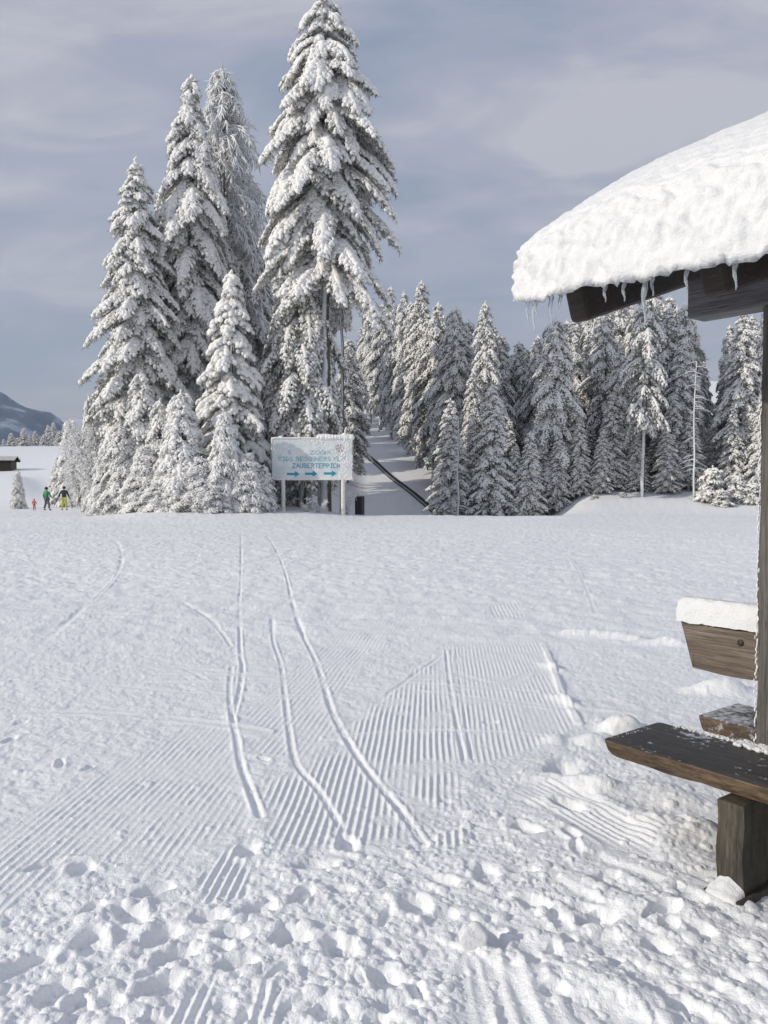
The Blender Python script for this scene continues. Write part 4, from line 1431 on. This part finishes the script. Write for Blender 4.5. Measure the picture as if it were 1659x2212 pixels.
def build_person(px, yfeet, d, hgt, rz, jacket, trousers, helmet, stance, label, arms):
    p = at(px, yfeet, d)
    g = hz1(p.x, d)
    k = hgt / 1.75
    v = lambda *c: tuple(q * k for q in c)
    st = stance
    hip, neck, head = v(0, 0, 0.92), v(0, 0.02, 1.45), v(0, -0.01, 1.60)
    sh = [v(s * 0.19, 0.02, 1.40) for s in (-1, 1)]
    el = [v(s * (0.19 + arms[i][0]), arms[i][1], 1.40 - arms[i][2]) for i, s in enumerate((-1, 1))]
    ha = [v(s * (0.19 + arms[i][3]), arms[i][4], 1.40 - arms[i][5]) for i, s in enumerate((-1, 1))]
    hp = [v(s * 0.09, 0, 0.88) for s in (-1, 1)]
    kn = [v(s * (0.09 + st * 0.45) + 0, -0.06, 0.49) for s in (-1, 1)]
    an = [v(s * (0.09 + st), 0.02, 0.08) for s in (-1, 1)]
    to = [v(s * (0.10 + st), -0.16, 0.04) for s in (-1, 1)]
    J = [(hip, (0.13 * k, 0.10 * k)), (v(0, 0.01, 1.18), (0.13 * k, 0.10 * k)), (neck, 0.055 * k), (head, (0.085 * k, 0.10 * k)), (v(0, 0, 1.70), 0.065 * k)]
    E = [(0, 1), (1, 2), (2, 3), (3, 4)]
    for s in (0, 1):
        n = len(J)
        J += [(sh[s], 0.055 * k), (el[s], 0.042 * k), (ha[s], 0.036 * k), (hp[s], 0.085 * k), (kn[s], 0.06 * k), (an[s], 0.042 * k), (to[s], 0.035 * k)]
        E += [(1, n), (n, n + 1), (n + 1, n + 2), (0, n + 3), (n + 3, n + 4), (n + 4, n + 5), (n + 5, n + 6)]
    body = skin_mesh('person', J, E, M_skin)
    body.location = (p.x, d, g + 0.01)
    body.rotation_euler = (0, 0, rz)
    tag(body, label, 'person', 'people on the snow at the left')
    JJ = [(v(0, 0, 0.86), (0.17 * k, 0.13 * k)), (v(0, 0.01, 1.15), (0.18 * k, 0.14 * k)), (v(0, 0.02, 1.40), (0.14 * k, 0.11 * k)), (v(0, 0.02, 1.50), (0.07 * k, 0.07 * k))]
    EE = [(0, 1), (1, 2), (2, 3)]
    for s in (0, 1):
        n = len(JJ)
        JJ += [(sh[s], 0.08 * k), (el[s], 0.068 * k), (tuple(0.8 * a + 0.2 * b_ for a, b_ in zip(ha[s], el[s])), 0.056 * k)]
        EE += [(2, n), (n, n + 1), (n + 1, n + 2)]
    skin_mesh('jacket', JJ, EE, jacket, body)
    JJ = [(v(0, 0, 0.92), (0.15 * k, 0.12 * k))]
    EE = []
    for s in (0, 1):
        n = len(JJ)
        JJ += [(hp[s], 0.105 * k), (kn[s], 0.085 * k), (tuple(0.85 * a + 0.15 * b_ for a, b_ in zip(an[s], kn[s])), 0.078 * k)]
        EE += [(0, n), (n, n + 1), (n + 1, n + 2)]
    skin_mesh('trousers', JJ, EE, trousers, body)
    for s in (0, 1):
        skin_mesh('boot', [(an[s], 0.07 * k), (tuple(a * 0.5 + b_ * 0.5 for a, b_ in zip(an[s], to[s])), 0.06 * k), (to[s], 0.05 * k)], [(0, 1), (1, 2)], M_rail, body)
        skin_mesh('glove', [(ha[s], 0.055 * k), (tuple(a + (a - b_) * 0.25 for a, b_ in zip(ha[s], el[s])), 0.045 * k)], [(0, 1)], M_rail, body)
    bm = bmesh.new()
    bmesh.ops.create_uvsphere(bm, u_segments=16, v_segments=10, radius=0.135 * k)
    for q in bm.verts:
        q.co = Vector((q.co.x * 0.92, q.co.y * 1.08, q.co.z)) + Vector(v(0, 0.01, 1.655))
    bmesh.ops.delete(bm, geom=[q for q in bm.verts if q.co.z < 1.57 * k], context='VERTS')
    bm_obj('helmet', bm, helmet, body, True)
    return body


C_green = plain_mat('green_jacket', (0.03, 0.22, 0.07), 0.7)
C_dark = plain_mat('dark_cloth', (0.03, 0.032, 0.045), 0.7)
C_grey = plain_mat('grey_trousers', (0.10, 0.10, 0.13), 0.7)
C_yel = plain_mat('yellow_trousers', (0.45, 0.48, 0.05), 0.7)
C_red = plain_mat('red_suit', (0.50, 0.12, 0.10), 0.7)
build_person(101, 1101, 62, 1.75, math.radians(150), C_green, C_grey, C_dark, 0.22, 'person in a green jacket and dark trousers with legs apart, beside the child in red', ((0.14, -0.06, 0.26, 0.20, -0.20, 0.46), (0.16, 0.0, 0.26, 0.24, -0.12, 0.48)))
build_person(139, 1100, 62, 1.80, math.radians(190), C_dark, C_yel, C_dark, 0.07, 'person in a dark jacket and bright yellow trousers, standing before the small spruce', ((0.10, 0.0, 0.28, 0.16, -0.15, 0.50), (0.14, 0.0, 0.27, 0.22, -0.15, 0.47)))
build_person(74, 1101, 62, 0.88, math.radians(170), C_red, C_red, C_red, 0.06, 'small child in a red snow suit at the left of the two grown-ups', ((0.12, 0.0, 0.26, 0.20, -0.08, 0.44), (0.12, 0.0, 0.26, 0.20, -0.08, 0.44)))

# ------------------------------------------------------------------ shelter and bench at the right
UV_O = Vector((0.96, 3.60, 0.0))
UDIR, VDIR = Vector((0.61, -0.79, 0)).normalized(), Vector((0.79, 0.61, 0)).normalized()
ANG = math.atan2(UDIR.y, UDIR.x)                 # local x runs along the bench towards the viewer, local y goes back under the roof
TANP = 0.34
EAVE_V, U0, U1, V1 = -0.35, -0.20, 2.3, 2.6
ZB = lambda v: EYE + 0.78 + (v - EAVE_V) * TANP  # underside of the roof boards


def build_shelter():
    root = empty('wooden_shelter', UV_O, 'open wooden shelter with thick snow on its roof, dark rafters and weathered post', 'shelter', rz=ANG)

    def post(u, v, name='post'):
        bm = bmesh.new()
        bm_box(bm, (u - 0.075, v - 0.07, -0.3), (u + 0.075, v + 0.07, 2.345), 0.012)
        bmesh.ops.subdivide_edges(bm, edges=[e for e in bm.edges if abs(e.verts[0].co.z - e.verts[1].co.z) > 1], cuts=24)
        for q in bm.verts:
            q.co.x += 0.004 * math.sin(q.co.z * 9 + q.co.y * 30)
            q.co.y += 0.004 * math.sin(q.co.z * 7 + 2)
        return bm_obj(name, bm, M_post, root)
    PU, PV = 0.553, 0.505
    p = post(PU, PV)
    # thin rime line on the windward edge of the post
    rg = R_(61)
    zz = np.linspace(0.35, 2.3, 150)
    P = np.stack([np.full(150, PU - 0.075) + rg.normal(0, 0.003, 150), np.full(150, PV - 0.07) + rg.normal(0, 0.004, 150), zz], 1)
    V, F = lump_arrays(P, np.tile([0.05, 0, 1.0], (150, 1)), np.stack([rg.uniform(0.008, 0.014, 150), rg.uniform(0.002, 0.004, 150), rg.uniform(0.002, 0.004, 150)], 1), OCT, rg)
    link_mesh('rime_edge', np_mesh('rime_edge', V, F), M_rime, p)
    post(2.15, 0.5)
    post(2.15, 2.35)
    # plate beams
    for (u0, u1, v) in ((0.13, 2.3, 0.5), (0.13, 2.3, 2.35)):
        bm = bmesh.new()
        dz = 0.0 if v < 1 else 0.6
        bm_box(bm, (u0, v - 0.07, 2.347 + dz), (u1, v + 0.07, 2.52 + dz), 0.01)
        bm_obj('beam', bm, M_beam, root)
    # rafters: rounded squared logs running up the slope
    for u in (-0.08, 0.56, 1.2, 1.84):
        bm = bmesh.new()
        vs = bm_box(bm, (-0.055, 0, -0.165), (0.055, 3.0, -0.002), 0.03, 3)
        q = Matrix.Translation(Vector((u, -0.12, ZB(-0.12)))) @ Matrix.Rotation(math.atan(TANP), 4, 'X')
        bmesh.ops.transform(bm, matrix=q, verts=bm.verts[:])
        bm_obj('rafter', bm, M_rafter, root)
    # roof boards, laid along the eave
    nb = 16
    for i in range(nb):
        v0 = EAVE_V + (V1 - EAVE_V) * i / nb
        v1 = EAVE_V + (V1 - EAVE_V) * (i + 1) / nb - 0.006
        bm = bmesh.new()
        bm_box(bm, (U0 + 0.01 * math.sin(i * 5), v0, 0), (U1, v1, 0.03), 0.004, 1)
        for q in bm.verts:
            q.co.z += ZB(q.co.y)
        bm_obj('roof_board', bm, M_boards, root)
    # the snow cushion
    nu, nv = 300, 300
    cu = np.linspace(0, 1, nu)
    e = 0.5 - 0.5 * np.cos(np.pi * cu)
    uu = U0 - 0.045 + (U1 - U0 + 0.05) * (0.55 * cu + 0.45 * e)
    vv = EAVE_V - 0.045 + (V1 - EAVE_V + 0.05) * np.linspace(0, 1, nv) ** 1.6
    uu[0], vv[0] = U0 - 0.045, EAVE_V - 0.045
    UU, VV = np.meshgrid(uu, vv)
    rc = 0.13                                           # round the corner of the cushion in plan
    ca, cb = np.clip(1 - (UU - uu[0]) / rc, 0, 1), np.clip(1 - (VV - vv[0]) / rc, 0, 1)
    DU, DV = UU - uu[0], VV - vv[0]
    dm = np.minimum(DU, DV)
    UU = np.where((ca > 0) & (cb > 0), uu[0] + rc - rc * ca * np.sqrt(1 - cb * cb / 2), UU)
    VV = np.where((ca > 0) & (cb > 0), vv[0] + rc - rc * cb * np.sqrt(1 - ca * ca / 2), VV)
    ed = lambda dd, R, pw: (1 - (1 - np.clip(dd / R, 0, 1)) ** pw) ** (1 / pw)
    t = 0.36 * ed(DV, 1.75, 2.0) * ed(DU, 0.45, 2.0)
    t = t + 0.15 * ed(dm, 0.075, 2.6)
    t *= 1 + 0.06 * vn(UU, VV, 0.6, 91)
    Zt = ZB(VV) + 0.035 + t - 0.03 * (1 - ed(dm, 0.10, 2))
    # lumps along the cut faces, bulging outwards
    P = np.stack([UU, VV, Zt], -1)
    dU, dV = np.gradient(P, axis=1), np.gradient(P, axis=0)
    Nn = np.cross(dU, dV)
    Nn /= np.linalg.norm(Nn, axis=-1)[..., None] + 1e-9
    steep = 1 - np.clip(Nn[..., 2], 0, 1)
    n3 = (vn(UU + P[..., 2] * 0.7, P[..., 2] + VV * 0.35, 0.085, 92) * 0.42 + vn(UU + P[..., 2], P[..., 2] * 1.2 + VV, 0.04, 93) * 0.40 + vn(UU, VV + P[..., 2], 0.02, 94) * 0.34)
    P += Nn * (n3 * (0.007 + 0.030 * ss(0.1, 0.65, steep)))[..., None]
    # ragged lower rim hanging past the board edge
    drip = 0.035 * ss(0.0, 0.9, UU) + 0.028 * (0.5 + 0.5 * vn(UU, VV, 0.07, 95)) + 0.02 * np.clip(vn(UU, VV, 0.025, 96), 0, 1)
    P[..., 2] -= drip * (1 - ss(0.0, 0.05, dm)) * ss(0.0, 0.25, DU + 0.05)
    V = P.reshape(-1, 3)
    i = (np.arange(nv - 1)[:, None] * nu + np.arange(nu - 1)[None, :]).ravel()
    F = np.stack([i, i + 1, i + nu + 1, i + nu], -1)
    # close it underneath
    Bt = np.stack([np.clip(UU, U0 + 0.002, U1), np.clip(VV, EAVE_V + 0.002, V1), np.clip(ZB(VV), 0, 9) + 0.033], -1).reshape(-1, 3)
    ring = np.concatenate([np.arange(nu), np.arange(1, nv) * nu + nu - 1, (nv - 1) * nu + np.arange(nu - 2, -1, -1), np.arange(nv - 2, 0, -1) * nu])
    n0 = len(V)
    V = np.concatenate([V, Bt[ring]])
    k = np.arange(len(ring))
    kn = (k + 1) % len(ring)
    F2 = np.stack([ring[k], n0 + k, n0 + kn, ring[kn]], -1)
    link_mesh('roof_snow', np_mesh('roof_snow', V, np.concatenate([F, F2])), M_roofsnow, root)
    # icicles at the eave
    for (u, v, L) in ((-0.14, -0.335, 0.07), (-0.10, -0.34, 0.12), (-0.07, -0.36, 0.05), (0.0, -0.35, 0.10), (0.05, -0.35, 0.06), (0.36, -0.355, 0.06), (0.45, -0.355, 0.16), (0.48, -0.35, 0.06), (0.62, -0.355, 0.07), (0.27, -0.35, 0.05), (0.80, -0.355, 0.09)):
        n = 11
        q = np.linspace(0, 1, n)
        rr = 0.010 * (1 - q) ** 0.8 * (1 + 0.22 * np.sin(q * 22)) + 0.0015
        tube_obj('icicle', [np.stack([u + 0.003 * np.sin(q * 9), v + 0.002 * np.cos(q * 7), ZB(v) - 0.012 - (L + 0.02 + 0.02 * max(0, u)) * q], 1)], [rr * (0.65 + L * 3.5)], M_ice, root, 7)


build_shelter()


def rough_plank(bm, lo, hi, bevel, cuts, wob, seed, end_slant=0.0):
    """a plank along x with a wavy live edge"""
    bm_box(bm, lo, hi, bevel, 2)
    es = [e for e in bm.edges if abs(e.verts[0].co.x - e.verts[1].co.x) > (hi[0] - lo[0]) * 0.6]
    bmesh.ops.subdivide_edges(bm, edges=es, cuts=cuts)
    rg = random.Random(seed)
    ph = [rg.uniform(0, 6) for _ in range(8)]
    for q in bm.verts:
        s = q.co.x
        w = math.sin(s * 11 + ph[0]) * 0.5 + math.sin(s * 23 + ph[1]) * 0.35 + math.sin(s * 51 + ph[2]) * 0.2
        low = 1 if q.co.z < (lo[2] + hi[2]) / 2 else 0.25
        edge = -1 if q.co.y < (lo[1] + hi[1]) / 2 else 1
        q.co.y += edge * w * wob * low
        q.co.z += w * wob * 0.8 * (1 if low == 1 else 0.15)
        if end_slant and s < lo[0] + 0.1:
            q.co.x += end_slant * (hi[2] - q.co.z)


def build_bench():
    root = empty('wooden_bench', UV_O, 'rough dark plank bench with a snow-topped backrest board, under the shelter roof', 'bench', rz=ANG)
    # front seat plank: dark wet top, orange-brown bark edge
    bm = bmesh.new()
    rough_plank(bm, (0.0, 0.0, 0.385), (2.0, 0.44, 0.47), 0.03, 60, 0.018, 3, 0.5)
    for q in bm.verts:                                   # bark side slopes inwards below
        if q.co.y < 0.15:
            q.co.y += (0.47 - q.co.z) * 0.35
            if q.co.x < 0.12:
                q.co.y += 0.0
    bmesh.ops.recalc_face_normals(bm, faces=bm.faces[:])
    me = bpy.data.meshes.new('seat_plank')
    bm.to_mesh(me)
    bm.free()
    me.materials.append(M_seat)
    me.materials.append(M_seat_edge)
    for p in me.polygons:
        p.material_index = 0 if p.normal.z > 0.75 else 1
    seat = link_mesh('seat_plank', me, None, root)
    # rear plank behind the backrest, frosted
    bm = bmesh.new()
    rough_plank(bm, (0.07, 0.655, 0.395), (2.0, 1.02, 0.475), 0.018, 40, 0.010, 8, 0.4)
    bmesh.ops.recalc_face_normals(bm, faces=bm.faces[:])
    me = bpy.data.meshes.new('seat_plank')
    bm.to_mesh(me)
    bm.free()
    M2 = wood_mat('frosted_plank_wood', (0.035, 0.028, 0.024), (0.12, 0.095, 0.08), (2, 20, 20), 0.7, 0.22)
    me.materials.append(M2)
    me.materials.append(wood_mat('plank_edge_wood', (0.06, 0.04, 0.028), (0.22, 0.15, 0.10), (3, 18, 22), 0.75, 0.12))
    for p in me.polygons:
        p.material_index = 0 if p.normal.z > 0.75 else 1
    r2 = link_mesh('seat_plank', me, None, root)
    r2['label'] = 'frosted rear plank'
    # backrest board behind the post
    bm = bmesh.new()
    bm_box(bm, (0.02, 0.574, 0.712), (2.0, 0.625, 0.94), 0.012, 2)
    bmesh.ops.subdivide_edges(bm, edges=[e for e in bm.edges if abs(e.verts[0].co.x - e.verts[1].co.x) > 1.2], cuts=30)
    for q in bm.verts:
        if q.co.x < 0.08:
            q.co.x += 0.30 * (0.945 - q.co.z)
        q.co.z += 0.004 * math.sin(q.co.x * 17)
    back = bm_obj('backrest', bm, M_back, root)
    bm = bmesh.new()
    bmesh.ops.create_uvsphere(bm, u_segments=12, v_segments=8, radius=0.016)
    for q in bm.verts:
        q.co = Vector((0.33 + q.co.x, 0.572 + q.co.y * 0.35, 0.875 + q.co.z))
    bm_obj('bolt', bm, M_bolt, back, True)
    # snow loaf on the backrest
    n = 120
    us_ = np.linspace(0.0, 2.0, n)
    k = 28
    a = np.linspace(0.0, math.pi, k)
    e = 1 - (1 - np.clip((us_ - us_[0]) / 0.05, 0, 1)) ** 2.2
    e = np.sqrt(np.clip(e, 0.0, 1))
    Vv = np.zeros((n, k, 3))
    Vv[..., 0] = us_[:, None]
    Vv[..., 1] = 0.60 - np.sign(np.cos(a))[None, :] * np.abs(np.cos(a))[None, :] ** 0.55 * 0.046 * (0.55 + 0.45 * e[:, None])
    Vv[..., 2] = 0.935 + np.sign(np.sin(a))[None, :] * np.abs(np.sin(a))[None, :] ** 0.6 * 0.118 * (0.45 + 0.55 * e[:, None])
    nn = vn(Vv[..., 0] + Vv[..., 1], Vv[..., 2] + Vv[..., 1] * 2, 0.05, 97) * 0.004 + vn(Vv[..., 0] * 2, Vv[..., 2] * 2 + Vv[..., 1], 0.025, 98) * 0.003
    Vv[..., 1] += nn * -np.cos(a)[None, :]
    Vv[..., 2] += nn + 0.008 * vn(Vv[..., 0], 0 * Vv[..., 0], 0.3, 99)
    Vv = Vv.reshape(-1, 3)
    i = (np.arange(n - 1)[:, None] * k + np.arange(k - 1)[None, :]).ravel()
    F = np.stack([i, i + k, i + k + 1, i + 1], -1)
    c0 = len(Vv)
    cen = np.array([[us_[0] - 0.006, 0.60, 0.985]])
    Vv = np.concatenate([Vv, cen])
    j = np.arange(k - 1)
    F3 = np.stack([np.full(k - 1, c0), j, j + 1, np.full(k - 1, c0)], -1)
    V4, F4 = Vv, F
    me = bpy.data.meshes.new('snow_cap')
    me.from_pydata(V4.tolist(), [], F4.tolist() + [list(f[:3]) for f in F3.tolist()])
    me.shade_smooth()
    link_mesh('snow_cap', me, M_roofsnow, back)
    # leg: a hewn block under the front plank
    bm = bmesh.new()
    bm_box(bm, (0.565, -0.015, -0.2), (0.675, 0.40, 0.374), 0.008, 2)
    bmesh.ops.subdivide_edges(bm, edges=[e_ for e_ in bm.edges if abs(e_.verts[0].co.z - e_.verts[1].co.z) > 0.4], cuts=14)
    for q in bm.verts:
        q.co.x += 0.0025 * math.sin(q.co.z * 27 + q.co.y * 9)
        q.co.y += 0.0025 * math.sin(q.co.z * 23 + 1) if q.co.y < 0.2 else 0
    leg = bm_obj('leg', bm, M_leg, root)
    bm = bmesh.new()
    bm_box(bm, (1.55, 0.02, -0.2), (1.72, 0.40, 0.374), 0.02, 2)
    bm_obj('leg', bm, M_leg, root)
    bm = bmesh.new()
    bm_box(bm, (0.08, 0.70, -0.2), (0.0 + 0.24, 0.98, 0.394), 0.02, 2)
    bm_obj('leg', bm, M_leg, root) if False else bm.free()
    bm = bmesh.new()
    bm_box(bm, (1.55, 0.70, -0.2), (1.7, 0.98, 0.394), 0.02, 2)
    bm_obj('leg', bm, M_leg, root)
    bm = bmesh.new()
    bm_box(bm, (0.75, 0.70, -0.2), (0.9, 0.98, 0.394), 0.02, 2)
    bm_obj('leg', bm, M_leg, root)
    # ground sill sticking out under the leg
    bm = bmesh.new()
    rough_plank(bm, (0.545, -0.075, -0.05), (0.70, 0.42, 0.03), 0.01, 8, 0.005, 5)
    bm_obj('sill', bm, M_leg, root)
    # snow caught on the sill, on the rear edge of the seat and at the post foot
    rg = R_(71)
    gu, gv = np.meshgrid(np.linspace(0.55, 0.685, 26), np.linspace(-0.085, -0.010, 20))
    eu = np.clip(np.minimum((gu - 0.55), (0.685 - gu)) / 0.066, 0, 1)
    ev = np.clip((gv + 0.085) / 0.05, 0, 1)
    gz = 0.02 + np.sqrt(1 - (1 - eu) ** 2) * np.sqrt(1 - (1 - ev) ** 2) * (0.025 + 0.45 * (gv + 0.085)) * (1 + 0.3 * vn(gu, gv, 0.05, 102)) + 0.006 * vn(gu, gv, 0.02, 101)
    i = (np.arange(19)[:, None] * 26 + np.arange(25)[None, :]).ravel()
    link_mesh('snow_patch', np_mesh('snow_patch', np.stack([gu, gv, gz], -1).reshape(-1, 3), np.stack([i, i + 1, i + 27, i + 26], -1)), M_roofsnow, leg)
    m = 700
    u_ = rg.uniform(0.1, 1.4, m)
    P = np.stack([u_, 0.435 - np.abs(rg.normal(0, 0.016, m)), np.full(m, 0.472)], 1)
    q = rg.uniform(0.002, 0.007, m)
    V, F = lump_arrays(P, rg.normal(0, 1, (m, 3)), np.stack([q * 1.4, q, q * 0.7], 1), OCT, rg)
    m2 = 150
    P2 = np.stack([rg.uniform(0.42, 0.62, m2), rg.uniform(0.36, 0.43, m2), np.full(m2, 0.478)], 1)
    q2 = rg.uniform(0.006, 0.014, m2)
    Va, Fa = lump_arrays(P2, rg.normal(0, 1, (m2, 3)), np.stack([q2, q2, q2 * 0.8], 1), OCT, rg)
    m3 = 60
    P3 = np.stack([rg.uniform(0.0, 0.06, m3), rg.uniform(0.02, 0.3, m3), np.full(m3, 0.471)], 1)
    q3 = rg.uniform(0.001, 0.003, m3)
    Vb, Fb = lump_arrays(P3, rg.normal(0, 1, (m3, 3)), np.stack([q3, q3, q3 * 0.6], 1), OCT, rg)
    link_mesh('snow_crumbs', np_mesh('snow_crumbs', np.concatenate([V, Va, Vb]), np.concatenate([F, Fa + len(V), Fb + len(V) + len(Va)])), M_roofsnow, seat)['kind'] = 'stuff'


build_bench()


# ------------------------------------------------------------------ loose snow lump in the foreground
def build_clod(px, py, r, label, seed):
    q = gr(px, py)
    bm = bmesh.new()
    bmesh.ops.create_icosphere(bm, subdivisions=4, radius=1.0)
    for v in bm.verts:
        c = v.co.copy()
        f = 1 + 0.10 * math.sin(c.x * 3 + seed) * math.cos(c.y * 4) + 0.05 * math.sin(c.z * 7 + c.x * 6)
        if c.y < -0.45:
            c.y = -0.45 + (c.y + 0.45) * 0.35             # one broken, flat side
        v.co = Vector((c.x * r * f, c.y * r * f * 0.85, c.z * r * f * 0.95 + r * 0.72))
    o = bm_obj('snow_clod', bm, M_roofsnow, None, True)
    o.location = (q[0], q[1], 0.0)
    tag(o, label, 'snow lump', 'loose snow lumps')
    return o


build_clod(1022, 2048, 0.052, 'round broken-off snow lump with a smooth flat side, lying alone in the trampled foreground', 1)
build_clod(1352, 1592, 0.085, 'rounded snow lump lying just left of the bench tip', 4)
